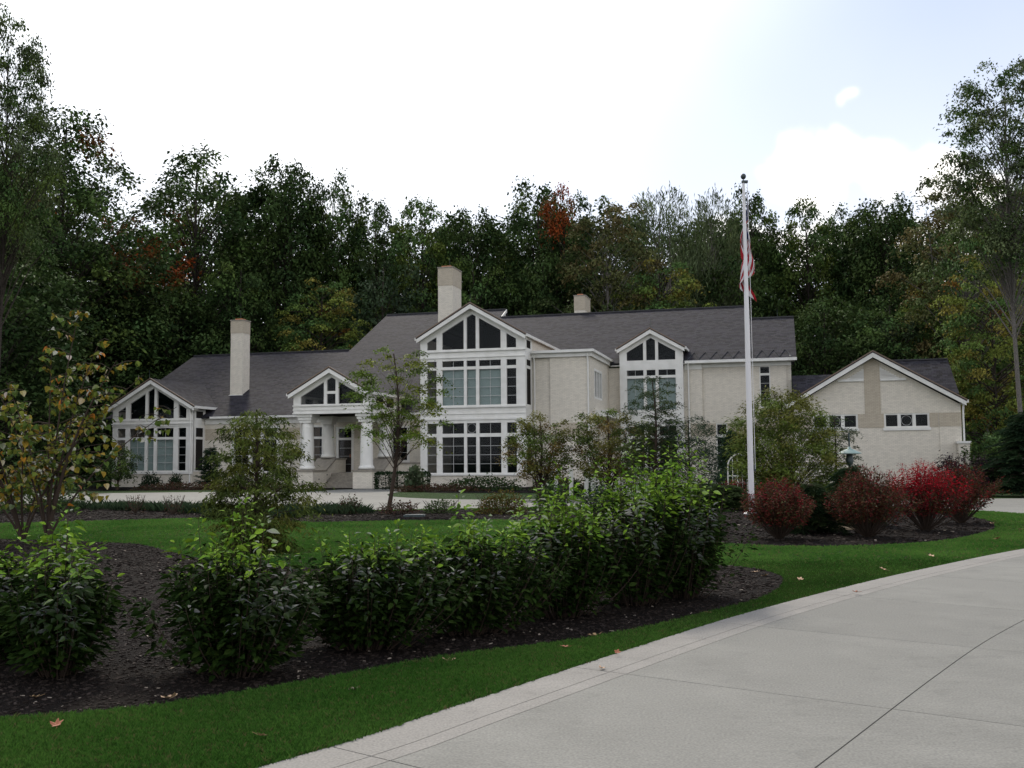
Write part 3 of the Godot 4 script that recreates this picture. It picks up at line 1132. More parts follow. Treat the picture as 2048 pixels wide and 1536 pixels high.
	# ridge caps
	for k in [[-26.75, -13.6, 9.95, -12.1], [-13.5, -3.3, 13.61, -19.39], [-3.28, 15.6, 12.73, -17.63], [15.62, 18.7, 11.45, -15.08]]:
		mesh_box("ridge_cap", Vector3(k[0], k[2] - 0.04, k[3] - 0.12), Vector3(k[1], k[2] + 0.05, k[3] + 0.12), M.dark)
	# gable end of the tall block standing over the right-hand ridge
	var ge := MB.new()
	ge.prism(PackedVector2Array([Vector2(19.39, 13.5), Vector2(14.0, 10.8), Vector2(22.9, 10.4)]), -0.1, 0.0)
	var gend := part("gable_wall", ge, M.white, house)
	gend.position = Vector3(-3.45, 0, 0)
	gend.rotation.y = PI / 2
	var gw := MB.new()
	gw.prism(PackedVector2Array([Vector2(19.39, 13.12), Vector2(18.2, 12.72), Vector2(20.2, 12.72)]), 0.003, 0.02)
	part("louver", gw, M.dark, gend)
	var rb := MB.new()
	rb.prism(PackedVector2Array([Vector2(19.39, 13.6), Vector2(19.39, 13.35), Vector2(17.2, 12.25), Vector2(17.2, 12.5)]), 0.0, 0.2)
	part("rake_board", rb, M.white, gend)
	# end walls and back
	var endw := MB.new()
	endw.prism(PackedVector2Array([Vector2(8.4, 0), Vector2(18.0, 0), Vector2(18.0, 8.6), Vector2(15.08, 11.2), Vector2(8.4, 7.85)]), -0.3, 0.0)
	var ew := part("gable_wall", endw, M.brick, house)
	ew.position = Vector3(18.36, 0, 0)
	ew.rotation.y = PI / 2
	var endl := MB.new()
	endl.prism(PackedVector2Array([Vector2(3.0, 4.0), Vector2(14.0, 4.0), Vector2(14.0, 8.0), Vector2(12.1, 9.7), Vector2(3.0, 5.1)]), 0.0, 0.25)
	var el := part("gable_wall", endl, M.brick, house)
	el.position = Vector3(-26.4, 0, 0)
	el.rotation.y = PI / 2
	var step := MB.new()
	step.prism(PackedVector2Array([Vector2(10.0, 6.0), Vector2(22.0, 6.0), Vector2(22.0, 10.9), Vector2(19.39, 13.3), Vector2(10.0, 8.5)]), 0.0, 0.25)
	var stp := part("gable_wall", step, M.brick, house)
	stp.position = Vector3(-13.45, 0, 0)
	stp.rotation.y = PI / 2
	var st2 := MB.new()
	st2.prism(PackedVector2Array([Vector2(12.0, 8.0), Vector2(20.0, 8.0), Vector2(20.0, 10.0), Vector2(17.63, 12.5), Vector2(12.0, 9.6)]), -0.25, 0.0)
	var stq := part("gable_wall", st2, M.white, house)
	stq.position = Vector3(15.58, 0, 0)
	stq.rotation.y = PI / 2
	mesh_box("wall", Vector3(-13.4, 0, -22.0), Vector3(18.3, 8.6, -21.7), M.brick)

	# ---- porch
	v = 3.0
	var cx := -7.93
	inner = Vector3(cx, 6.56, 0.57)
	outer = Vector3(cx, 6.92, 0.57)
	window("porch_gable", Vector3(0, 0, v), 0, -10.37, -5.4, 4.4, 7.2, [[-9.9, -8.4], [-8.21, -7.65], [-7.46, -5.9]], [[4.98, 8.0]], outer, inner, {"room": 4.0})
	mesh_box("transom_bar", Vector3(-8.21, 5.58, v - 0.09), Vector3(-7.65, 5.74, v - 0.02), M.white)
	for k in [[4.4, 0.09], [4.62, 0.03], [4.86, 0.06]]:
		mesh_box("trim_band", Vector3(-10.39, k[0], v + 0.002), Vector3(-5.38, k[0] + 0.08, v + k[1]), M.white)
	for s in [-1, 1]:
		var sx := -10.37 if s < 0 else -5.4
		window("porch_side", Vector3(sx, 0, v) if s > 0 else Vector3(sx, 0, -1.85), PI / 2 * s, 0.17 if s > 0 else 0.0, 4.85 if s > 0 else 4.68, 4.4, 5.55, [[0.8, 1.9], [2.4, 3.6]], [[4.85, 5.4]], none, none, {"room": 0.0})
	mesh_box("ceiling", Vector3(-10.2, 4.42, -1.8), Vector3(-5.55, 4.5, v - 0.17), M.white)
	gable_roof(v + 0.35, cx, 7.16, 2.66, 0.57, big_slope)
	for c in [[-9.69, 2.45], [-5.9, 2.45]]:
		column(c[0], c[1], 1.1, 4.4)
	for c in [[-9.69, -0.4], [-5.9, -0.4]]:
		column(c[0], c[1], 1.8, 4.4)
	mesh_box("porch_floor", Vector3(-10.3, 0, -1.88), Vector3(-5.4, 0.88, 0.35), M.stone)
	for k in 4:
		mesh_box("step", Vector3(-9.02, 0, 0.352 + k * 0.34), Vector3(-6.52, 0.70 - k * 0.175, 0.352 + (k + 1) * 0.34 - 0.003), M.stone)
	for s in [[-10.32, -9.05], [-6.5, -5.3]]:
		mesh_box("pedestal", Vector3(s[0], 0, 1.2), Vector3(s[1], 1.0, 3.06), M.brick)
		mesh_box("pedestal_cap", Vector3(s[0] - 0.06, 1.002, 1.2), Vector3(s[1] + 0.06, 1.1, 3.12), M.stone)
		var pz := MB.new()
		pz.prism(PackedVector2Array([Vector2(-1.2, 0), Vector2(1.8, 0), Vector2(1.8, 1.7), Vector2(0.2, 1.7), Vector2(-1.2, 1.0)]), -(s[1] - s[0]) + 0.1, -0.1)
		var par := part("parapet", pz, M.brick, house)
		par.position = Vector3(s[1], 0, 0)
		par.rotation.y = PI / 2
		var pc := MB.new()
		pc.prism(PackedVector2Array([Vector2(-1.2, 1.002), Vector2(0.2, 1.702), Vector2(1.8, 1.702), Vector2(1.8, 1.8), Vector2(0.16, 1.8), Vector2(-1.2, 1.1)]), -(s[1] - s[0]) + 0.02, -0.02)
		part("coping", pc, M.stone, par)
	for k in [[-9.04, 0.5, 2.3], [-9.04, 0.75, 1.2]]:
		mesh_box("step_light", Vector3(k[0], k[1], k[2] - 0.08), Vector3(k[0] + 0.025, k[1] + 0.08, k[2]), M.iron)
	mesh_box("step_light", Vector3(-9.75, 0.38, 3.062), Vector3(-9.65, 0.46, 3.08), M.iron)
	mesh_box("parapet", Vector3(-5.28, 0, -1.3), Vector3(-3.6, 1.4, -1.0), M.brick)
	mesh_box("coping", Vector3(-5.28, 1.402, -1.36), Vector3(-3.6, 1.5, -0.94), M.stone)

	# ---- the two-storey bay
	v = 0.0
	inner = Vector3(-0.16, 10.38, 0.575)
	outer = Vector3(-0.16, 10.78, 0.575)
	var bays := [[-3.01, -2.41], [-2.05, -0.68], [-0.5, 0.08], [0.28, 1.63], [1.99, 2.58]]
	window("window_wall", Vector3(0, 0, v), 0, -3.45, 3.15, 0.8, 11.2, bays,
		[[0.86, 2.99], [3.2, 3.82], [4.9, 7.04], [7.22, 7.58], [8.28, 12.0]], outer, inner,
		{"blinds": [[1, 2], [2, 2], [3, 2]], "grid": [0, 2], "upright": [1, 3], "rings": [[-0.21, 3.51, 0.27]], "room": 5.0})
	var fl2 := mesh_box("floor", Vector3(-3.2, 3.95, -5.0), Vector3(2.95, 4.75, -0.17), M.room)
	fl2.name = "upper_floor"
	mesh_box("wall", Vector3(-3.43, 0, v - 0.3), Vector3(3.13, 0.7, v - 0.006), M.brick)
	mesh_box("sill", Vector3(-3.5, 0.70, v - 0.01), Vector3(3.2, 0.798, v + 0.09), M.white)
	for k in [[4.02, 0.05, 0.1], [4.36, 0.03, 0.05], [4.74, 0.09, 0.08], [7.75, 0.05, 0.06], [8.12, 0.08, 0.06]]:
		mesh_box("trim_band", Vector3(-3.46, k[0], v + 0.002), Vector3(3.16, k[0] + k[2], v + k[1]), M.white)
	window("side_window", Vector3(3.15, 0, v), PI / 2, 0.17, 1.64, 0.8, 9.0, [[0.3, 1.3]], [[0.86, 2.99], [3.2, 3.82], [4.9, 7.04], [7.22, 7.58], [8.28, 8.75]], none, none, {"blinds": [[0, 2]], "room": 0.0})
	mesh_box("wall", Vector3(2.84, 0, -1.6), Vector3(3.13, 0.7, v - 0.31), M.brick)
	mesh_box("wall", Vector3(-3.44, 0, -14.0), Vector3(-3.14, 9.0, v - 0.31), M.brick)
	mesh_box("wall", Vector3(2.85, 7.8, -10.5), Vector3(3.14, 8.95, -1.65), M.brick)
	gable_roof(v + 0.4, -0.16, 11.04, 3.42, 0.585, big_slope)
	# lightning rods on the ridges
	for r in [[-0.16, 11.05, 0.3], [-22.34, 7.15, 0.0], [5.6, 12.75, -17.63], [17.6, 11.45, -15.08], [9.65, 10.1, -7.6]]:
		var lr := MB.new()
		lr.tube([Vector3(r[0], r[1], r[2]), Vector3(r[0], r[1] + 0.55, r[2])], [0.014, 0.006], 5)
		part("lightning_rod", lr, M.iron, house)

	# ---- flat-topped projecting block right of the bay
	var sec := MB.new()
	wall_shape(sec, 3.15, 4.28, 0.0, 7.75, [], -1.66)
	wall_shape(sec, 4.28, 6.73, 0.0, 7.75, [], -1.52)
	part("wall", sec, M.brick, house)
	mesh_box("tan_band", Vector3(4.4, 3.0, -1.519), Vector3(6.74, 3.8, -1.5), M.tan)
	var sd := MB.new()
	wall_shape(sd, 1.83, 8.4, 0.0, 7.75, [[2.9, 5.6, 5.3, 7.15]], 0.0)
	var sdw := part("wall", sd, M.brick, house)
	sdw.position = Vector3(6.728, 0, 0)
	sdw.rotation.y = PI / 2
	window("window", Vector3(6.74, 0, 0), PI / 2, 2.9, 5.6, 5.3, 7.15, [[3.05, 3.75], [3.92, 4.62], [4.79, 5.45]], [[5.42, 7.0]], none, none, {})
	mesh_box("ledge", Vector3(6.74, 4.2, -7.8), Vector3(7.5, 4.6, -3.0), M.white)
	mesh_box("roof", Vector3(3.0, 8.02, -10.0), Vector3(6.9, 8.1, -1.3), M.flashing)
	mesh_box("cornice", Vector3(3.16, 7.752, -1.52), Vector3(6.86, 8.0, -1.40), M.white)
	mesh_box("gutter", Vector3(3.16, 8.002, -1.5), Vector3(7.02, 8.16, -1.18), M.white)
	mesh_box("cornice", Vector3(6.73, 7.752, -8.4), Vector3(6.86, 8.0, -1.523), M.white)
	mesh_box("gutter", Vector3(6.86, 8.002, -8.35), Vector3(7.02, 8.16, -1.503), M.white)
	downspout(3.3, -1.66, 0.2, 7.9, 0.25)
	downspout(6.62, -1.52, 0.2, 7.9, 0.2)

	# ---- main wall on the right, with its window gable
	var right := MB.new()
	wall_shape(right, 6.73, 12.81, 0.0, 7.6, [[8.02, 11.2, 0.8, 4.3], [8.02, 11.2, 4.7, 7.6]], -8.25)
	wall_shape(right, 12.81, 18.36, 0.0, 7.6, [[16.4, 17.07, 4.8, 7.45], [13.62, 14.32, 0.9, 3.85]], -8.4)
	part("wall", right, M.brick, house)
	mesh_box("frieze", Vector3(11.7, 7.35, -8.249), Vector3(12.81, 7.7, -8.2), M.white)
	mesh_box("frieze", Vector3(12.82, 7.46, -8.399), Vector3(18.36, 7.7, -8.33), M.white)
	mesh_box("tan_band", Vector3(11.7, 3.05, -8.249), Vector3(12.81, 3.85, -8.235), M.tan)
	mesh_box("tan_band", Vector3(12.81, 3.05, -8.399), Vector3(13.62, 3.85, -8.385), M.tan)
	mesh_box("tan_band", Vector3(14.32, 3.05, -8.399), Vector3(18.36, 3.85, -8.385), M.tan)
	window("window", Vector3(0, 0, -8.42), 0, 16.4, 17.07, 4.8, 7.45, [[16.46, 17.01]], [[4.86, 6.86], [7.0, 7.4]], none, none, {"grid": [0], "room": 3.0})
	window("window", Vector3(0, 0, -8.42), 0, 13.62, 14.32, 0.9, 3.85, [[13.68, 14.26]], [[0.96, 2.95], [3.13, 3.78]], none, none, {"grid": [0], "room": 3.0})
	mesh_box("gutter", Vector3(11.75, 7.72, -7.98), Vector3(18.72, 7.9, -7.8), M.white)
	mesh_box("soffit", Vector3(6.9, 7.7, -8.4), Vector3(18.6, 7.74, -7.985), M.white)
	downspout(11.95, -8.2, 0.2, 7.8, 0.3)
	var cable := MB.new() # de-icing cable zigzag along the eave
	var cp := []
	var cr := []
	for k in 19:
		var u := 11.9 + k * 0.36
		var y := 7.98 if k % 2 == 0 else 8.55
		cp.append(Vector3(u, y + 0.02, -big_slope(y)))
		cr.append(0.018)
	cable.tube(cp, cr, 5)
	part("heating_cable", cable, M.iron, house)
	v = -7.7
	inner = Vector3(9.6, 9.46, 0.58)
	outer = Vector3(9.6, 9.82, 0.58)
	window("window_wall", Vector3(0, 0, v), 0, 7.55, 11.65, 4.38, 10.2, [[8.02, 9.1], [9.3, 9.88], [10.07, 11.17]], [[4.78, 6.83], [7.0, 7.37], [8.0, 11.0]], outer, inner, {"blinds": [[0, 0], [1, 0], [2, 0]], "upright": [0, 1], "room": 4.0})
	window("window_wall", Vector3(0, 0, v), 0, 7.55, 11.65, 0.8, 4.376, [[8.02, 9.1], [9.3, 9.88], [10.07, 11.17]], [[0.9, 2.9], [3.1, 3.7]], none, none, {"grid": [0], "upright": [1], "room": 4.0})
	mesh_box("wall", Vector3(7.56, 0, v - 0.5), Vector3(11.64, 0.795, v - 0.01), M.brick)
	for s in [7.56, 11.36]:
		mesh_box("wall", Vector3(s, 0.8, v - 0.54), Vector3(s + 0.28, 8.4, v - 0.17), M.white)
	gable_roof(v + 0.3, 9.6, 10.08, 2.2, 0.58, big_slope)

	# ---- garage wing
	v = -1.0
	var gar := MB.new()
	wall_shape(gar, 18.4, 27.0, 0.0, 4.3, [[19.35, 21.75, 3.2, 3.98], [23.1, 25.42, 3.2, 3.98]], v)
	gar.prism(PackedVector2Array([Vector2(18.4, 4.3), Vector2(27.0, 4.3), Vector2(27.0, 4.4), Vector2(22.6, 7.05), Vector2(18.4, 4.52)]), v - 0.3, v)
	part("wall", gar, M.brick, house)
	var strip := MB.new()
	strip.prism(PackedVector2Array([Vector2(22.13, 3.985), Vector2(22.96, 3.985), Vector2(22.96, 6.75), Vector2(22.6, 7.0), Vector2(22.13, 6.75)]), v + 0.002, v + 0.03)
	part("tan_band", strip, M.tan, house)
	for s in [[18.4, 19.35], [21.75, 23.1], [25.42, 25.85]]:
		mesh_box("tan_band", Vector3(s[0], 3.22, v + 0.002), Vector3(s[1], 3.98, v + 0.025), M.tan)
	mesh_box("tan_band", Vector3(25.9, 3.22, v + 0.002), Vector3(27.01, 3.98, v + 0.04), M.tan)
	mesh_box("pilaster", Vector3(25.9, 0, v + 0.002), Vector3(27.0, 3.215, v + 0.04), M.brick)
	window("window", Vector3(0, 0, v - 0.02), 0, 23.1, 25.42, 3.2, 3.98, [[23.2, 23.8], [23.97, 24.56], [24.73, 25.33]], [[3.28, 3.9]], none, none, {"rings": [[24.26, 3.59, 0.26]], "room": 3.0})
	window("window", Vector3(0, 0, v - 0.02), 0, 19.35, 21.75, 3.2, 3.98, [[19.45, 20.05], [20.25, 20.86], [21.05, 21.65]], [[3.28, 3.9]], none, none, {"rings": [[20.55, 3.59, 0.26]], "room": 3.0})
	for s in [[19.3, 21.8], [23.05, 25.47]]:
		mesh_box("sill", Vector3(s[0], 3.05, v + 0.002), Vector3(s[1], 3.195, v + 0.06), M.white)
	for s in [-1.0, 1.0]:
		var lv := MB.new()
		var y := 5.92
		while y < 6.62:
			var x_in := 22.13 if s < 0 else 22.96
			var x_out: float = 22.6 + s * (6.72 - y) / 0.6
			if (x_out - x_in) * s > 0.06:
				lv.face([Vector3(minf(x_in, x_out), y, v + 0.07), Vector3(maxf(x_in, x_out), y, v + 0.07), Vector3(maxf(x_in, x_out), y + 0.07, v + 0.012), Vector3(minf(x_in, x_out), y + 0.07, v + 0.012)])
			y += 0.075
		var lo := part("louver", lv, M.white, house, "stuff")
		mesh_box("louver_sill", Vector3(20.75 if s < 0 else 22.98, 5.78, v + 0.002), Vector3(22.11 if s < 0 else 24.3, 5.91, v + 0.09), M.white, lo)
	gable_roof(v + 0.45, 22.6, 7.42, 4.65, 0.597, func(_y: float) -> float: return 12.0)
	mesh_box("wall", Vector3(26.7, 0, -12.0), Vector3(27.0, 4.4, v - 0.31), M.brick)
	mesh_box("wall", Vector3(18.4, 0, -8.38), Vector3(18.7, 4.4, v - 0.31), M.brick)
	downspout(27.12, v - 0.1, 0.2, 4.5, 0.3)
	# cross roof behind the garage gable and the low link to the house
	roof_slab("roof", [Vector3(22.0, 5.2, -4.4), Vector3(27.5, 5.2, -4.4), Vector3(27.5, 7.5, -8.0), Vector3(22.0, 7.5, -8.0)])
	roof_slab("roof", [Vector3(22.0, 7.5, -8.0), Vector3(27.5, 7.5, -8.0), Vector3(27.5, 5.2, -12.0), Vector3(22.0, 5.2, -12.0)])
	mesh_box("ridge_cap", Vector3(22.0, 7.48, -8.1), Vector3(27.5, 7.56, -7.9), M.dark)
	roof_slab("roof", [Vector3(18.4, 4.9, -5.0), Vector3(23.0, 4.9, -5.0), Vector3(23.0, 6.8, -8.6), Vector3(18.4, 6.8, -8.6)])
	roof_slab("roof", [Vector3(18.4, 6.8, -8.6), Vector3(23.0, 6.8, -8.6), Vector3(23.0, 5.0, -12.0), Vector3(18.4, 5.0, -12.0)])

	# ---- chimneys
	chimney(-19.18, -18.24, 5.5, 11.48, 4.7, 5.65, 10.53)
	var cf := mesh_box("flashing", Vector3(-19.24, 6.1, -5.7), Vector3(-18.18, 6.24, -4.64), M.white)
	cf.rotation.x = 0.0
	chimney(-4.74, -3.69, 6.5, 14.8, 7.0, 8.9, 13.5)
	chimney(2.3, 3.15, 11.0, 14.4, 19.0, 21.2, 13.2)


# ---------------------------------------------------------------- plants
func pick(pal: Array, r: RandomNumberGenerator) -> Color:
	var c: Color = pal[r.randi() % pal.size()]
	var k := r.randf_range(0.75, 1.3)
	return Color(c.r * k, c.g * k, c.b * k)


# Trunk with limbs, and a crown of leaf clumps at the limbs' ends. o: h, r, base, clumps, leaves, size, clump, flat, pal, patch, trunk, lean, fork
func tree_shapes(sd: int, o: Dictionary) -> Array:
	var r := RandomNumberGenerator.new()
	r.seed = sd
	var nz := noise(1.1, 3, sd)
	var h: float = o.h
	var wide: float = o.r
	var base: float = o.base
	var trunk := MB.new()
	var crown := Leaves.new()
	var path := []
	var rad := []
	var bend := Vector3(r.randfn(0, 0.03), 0, r.randfn(0, 0.03)) * h
	var tr: float = o.get("trunk", h * 0.011)
	for k in 9:
		var t := k / 8.0
		path.append(Vector3(0, t * h * 0.93, 0) + bend * sin(t * 2.6) + Vector3(o.get("lean", 0.0), 0, 0) * t * t * h)
		rad.append(tr * (1.15 - t) * (1.35 if k == 0 else 1.0) + 0.012)
	trunk.tube(path, rad, 7)
	var stems: int = o.get("stems", 1)
	var n: int = o.clumps
	var leaves: int = o.leaves
	var size: float = o.size
	var cr: float = o.clump
	var flat: float = o.get("flat", 0.5)
	var pal: Array = o.pal
	var patch: Dictionary = o.get("patch", {})
	var shape: float = o.get("shape", 0.44)
	var wing := maxf(shape, 1.0 - shape) * 1.04
	var sums := [0.0] # heights are dealt out by the room there is at each height
	for k in 40:
		sums.append(sums[k] + 0.15 + pow(maxf(0.0, 1.0 - pow(absf((k + 0.5) / 40.0 - shape) / wing, 3.3)), 0.9))
	for k in n:
		var want: float = (k + r.randf()) / n * sums[40]
		var slot := 0
		while slot < 39 and sums[slot + 1] < want:
			slot += 1
		var u := (slot + r.randf()) / 40.0
		var t := lerpf(base, 0.97, u)
		var prof := pow(maxf(0.02, 1.0 - pow(absf(u - shape) / wing, 3.3)), 0.6)
		var a := k * 2.399 + r.randf_range(-0.5, 0.5)
		var lobe := 0.85 + 0.55 * nz.get_noise_3d(cos(a) * 1.2, u * 2.2, sin(a) * 1.2)
		var rr := wide * prof * lobe * sqrt(r.randf_range(0.16, 1.0))
		var ax: Vector3 = path[0].lerp(path[8], t) if false else path[mini(8, int(t / 0.93 * 8))]
		var c := Vector3(ax.x + cos(a) * rr, t * h, ax.z + sin(a) * rr)
		# limb
		var from_t := clampf(t - rr / h * o.get("rise", 0.8) - 0.02, base * 0.6, 0.9)
		var f: Vector3 = path[int(from_t / 0.93 * 8)]
		f = Vector3(f.x, from_t * h, f.z)
		if rr > cr * 0.4:
			var mid := f.lerp(c, 0.5) + Vector3(0, rr * 0.12, 0)
			var lr := tr * clampf(0.5 * (1.0 - t) + 0.12, 0.08, 0.5)
			trunk.tube([f, mid, c], [lr, lr * 0.6, lr * 0.2], 4, false)
		var cc := cr * r.randf_range(0.65, 1.25) * lerpf(1.0, 0.85, u)
		var tone := pick(pal, r)
		if patch.size() and c.y / h > patch.lo and c.y / h < patch.hi and Vector2(c.x, c.z).normalized().dot(Vector2(patch.get("x", 0.0), patch.get("z", 1.0))) > patch.get("dot", 0.2) and r.randf() < patch.p:
			tone = pick(patch.pal, r)
		var out_dir := Vector3(cos(a), 0, sin(a))
		var m := int(leaves * cc * cc / (cr * cr))
		for j in m:
			# a spray: leaves gather towards the rim of a shallow dome
			var q := Vector3(r.randfn(0, 0.5), r.randfn(0, 0.5) * flat, r.randfn(0, 0.5))
			q.y -= (q.x * q.x + q.z * q.z) * 0.35
			var p := c + q * cc
			var yaw := r.randf() * TAU
			var dir: Vector3 = (Vector3(cos(yaw), r.randf_range(-0.7, 0.35), sin(yaw)) + out_dir * 0.5 + o.get("up", Vector3.ZERO)).normalized()
			var side: Vector3 = dir.cross(Vector3(r.randfn(0, 0.5), 1.0, r.randfn(0, 0.5))).normalized()
			var s := size * r.randf_range(0.6, 1.25)
			var k2 := r.randf_range(0.84, 1.16)
			var nn := (q.normalized() * 0.55 + out_dir * 0.3 + Vector3(0, 0.35, 0) + dir.cross(side) * r.randf_range(-0.4, 0.4)).normalized()
			crown.soft(p, dir * s, side * s * o.get("slim", 0.33), Vector3(0, -0.18 * s, 0), Color(tone.r * k2, tone.g * k2, tone.b * k2), nn)
	for k in stems - 1: # extra trunks from the ground
		var a := TAU * k / maxf(stems - 1, 1) + r.randf()
		var d := Vector3(cos(a), 0, sin(a)) * wide
		trunk.tube([Vector3(d.x * 0.04, 0, d.z * 0.04), d * 0.22 + Vector3(0, h * 0.3, 0), d * 0.42 + Vector3(0, h * 0.6, 0), d * 0.5 + Vector3(0, h * 0.85, 0)], [tr * 0.9, tr * 0.7, tr * 0.4, tr * 0.1], 6)
	return [trunk.mesh(), crown.mesh()]


func plant(called: String, label: String, category: String, at: Vector3, turn: float, scl: Vector3, shapes: Array, bark_mat: Material, leaf_mat: Material, group := "", names := ["trunk", "crown"]) -> Node3D:
	var t := thing(called, label, category, at, turn, group)
	t.scale = scl
	part(names[0], shapes[0], bark_mat, t)
	part(names[1], shapes[1], leaf_mat, t)
	return t


const DK := [Color(0.043, 0.070, 0.022), Color(0.053, 0.087, 0.029), Color(0.034, 0.060, 0.022), Color(0.062, 0.096, 0.030)]
const MID := [Color(0.074, 0.122, 0.034), Color(0.058, 0.104, 0.035), Color(0.096, 0.138, 0.036)]
const YEL := [Color(0.160, 0.196, 0.042), Color(0.114, 0.172, 0.042), Color(0.218, 0.196, 0.046), Color(0.077, 0.138, 0.042)]
const OLV := [Color(0.102, 0.110, 0.042), Color(0.071, 0.098, 0.036), Color(0.131, 0.110, 0.046)]
const ORG := [Color(0.268, 0.061, 0.018), Color(0.201, 0.054, 0.019), Color(0.161, 0.067, 0.022)]
const BRT := [Color(0.085, 0.125, 0.029), Color(0.069, 0.107, 0.026), Color(0.099, 0.131, 0.029)]
const GRY := [Color(0.111, 0.141, 0.063), Color(0.090, 0.117, 0.057), Color(0.073, 0.103, 0.042)]


func make_woods() -> void:
	var T := {}
	T.dense = tree_shapes(101, {"h": 20.0, "r": 6.6, "base": 0.22, "clumps": 170, "leaves": 218, "size": 0.36, "clump": 1.55, "flat": 0.45, "pal": DK})
	T.dense_b = tree_shapes(102, {"h": 20.0, "r": 6.0, "base": 0.2, "clumps": 160, "leaves": 218, "size": 0.34, "clump": 1.45, "flat": 0.42, "pal": DK + MID})
	T.mid = tree_shapes(103, {"h": 20.0, "r": 6.4, "base": 0.2, "clumps": 165, "leaves": 210, "size": 0.34, "clump": 1.45, "flat": 0.4, "pal": MID})
	T.bright = tree_shapes(115, {"h": 20.0, "r": 6.2, "base": 0.2, "clumps": 160, "leaves": 210, "size": 0.33, "clump": 1.4, "flat": 0.38, "pal": BRT + MID})
	T.orange = tree_shapes(104, {"h": 20.0, "r": 6.6, "base": 0.2, "clumps": 190, "leaves": 225, "size": 0.27, "clump": 1.35, "flat": 0.4, "pal": MID + DK, "patch": {"lo": 0.66, "hi": 1.0, "p": 0.22, "pal": ORG, "dot": 0.1}})
	T.red_top = tree_shapes(105, {"h": 16.0, "r": 4.8, "base": 0.2, "clumps": 110, "leaves": 120, "size": 0.30, "clump": 1.25, "flat": 0.35, "pal": MID + DK, "patch": {"lo": 0.78, "hi": 1.0, "p": 0.8, "pal": ORG, "dot": -0.4}})
	T.orange_patch = tree_shapes(114, {"h": 20.0, "r": 6.2, "base": 0.2, "clumps": 160, "leaves": 210, "size": 0.33, "clump": 1.45, "flat": 0.4, "pal": DK + MID, "patch": {"lo": 0.82, "hi": 0.97, "p": 0.95, "pal": ORG, "x": -0.6, "z": 0.8, "dot": 0.3}})
	T.sparse = tree_shapes(106, {"h": 22.0, "r": 6.6, "base": 0.40, "clumps": 95, "leaves": 165, "size": 0.32, "clump": 1.3, "flat": 0.4, "pal": DK + MID, "shape": 0.5, "patch": {"lo": 0.45, "hi": 0.8, "p": 0.25, "pal": ORG, "x": -1.0, "z": 0.3}})
	T.wispy = tree_shapes(107, {"h": 22.0, "r": 5.6, "base": 0.5, "trunk": 0.17, "clumps": 165, "leaves": 250, "size": 0.21, "clump": 1.15, "flat": 0.28, "pal": MID + GRY, "shape": 0.42})
	T.yellow = tree_shapes(108, {"h": 14.0, "r": 5.0, "base": 0.10, "clumps": 150, "leaves": 221, "size": 0.22, "clump": 1.2, "flat": 0.17, "pal": YEL, "shape": 0.34, "patch": {"lo": 0.2, "hi": 0.9, "p": 0.16, "pal": [Color(0.17, 0.085, 0.022), Color(0.14, 0.075, 0.02)]}, "rise": 0.2})
	T.olive = tree_shapes(109, {"h": 20.0, "r": 6.6, "base": 0.24, "clumps": 140, "leaves": 225, "size": 0.28, "clump": 1.45, "flat": 0.22, "pal": OLV, "rise": 0.7, "stems": 3})
	T.feather = tree_shapes(110, {"h": 20.0, "r": 6.0, "base": 0.25, "clumps": 150, "leaves": 143, "size": 0.56, "clump": 1.35, "flat": 0.8, "pal": GRY, "slim": 0.09, "up": Vector3(0, 1.6, 0), "stems": 3})
	T.under = tree_shapes(111, {"h": 10.0, "r": 4.8, "base": 0.04, "clumps": 130, "leaves": 220, "size": 0.25, "clump": 1.3, "flat": 0.35, "pal": DK})
	T.under_b = tree_shapes(112, {"h": 10.0, "r": 4.4, "base": 0.05, "clumps": 120, "leaves": 200, "size": 0.22, "clump": 1.2, "flat": 0.25, "pal": MID + DK})
	T.pale = tree_shapes(113, {"h": 9.0, "r": 3.4, "base": 0.10, "clumps": 75, "leaves": 130, "size": 0.24, "clump": 1.0, "flat": 0.4, "pal": [Color(0.055, 0.082, 0.045), Color(0.046, 0.07, 0.036)]})
	var r := RandomNumberGenerator.new()
	r.seed = 15
	for e in WOODS: # x, z, height, width, kind, label, group
		var s: Array = T[e[4]]
		var base_h: float = {"dense": 20, "dense_b": 20, "mid": 20, "bright": 20, "orange": 20, "orange_patch": 20, "red_top": 16, "sparse": 22, "wispy": 22, "yellow": 14, "olive": 20, "feather": 20, "under": 10, "under_b": 10, "pale": 9}[e[4]]
		var base_w: float = {"dense": 13.4, "dense_b": 12.2, "mid": 13.0, "bright": 12.6, "orange": 13.4, "orange_patch": 12.6, "red_top": 10.0, "sparse": 13.2, "wispy": 11.4, "yellow": 10.4, "olive": 13.4, "feather": 12.2, "under": 10.2, "under_b": 9.4, "pale": 7.2}[e[4]]
		var turned := r.randf_range(-0.5, 0.5) if e[4] in ["orange", "red_top", "sparse", "orange_patch"] else r.randf() * TAU
		var kx: float = e[3] / base_w
		plant("woodland_tree", e[5], "tree", Vector3(e[0], -0.1, e[1]), turned, Vector3(kx, e[2] / base_h, kx), s, M.pale_bark if e[4] in ["olive", "feather"] or e[0] > 20.0 and e[4] == "wispy" else M.bark, M.leaf, e[6])


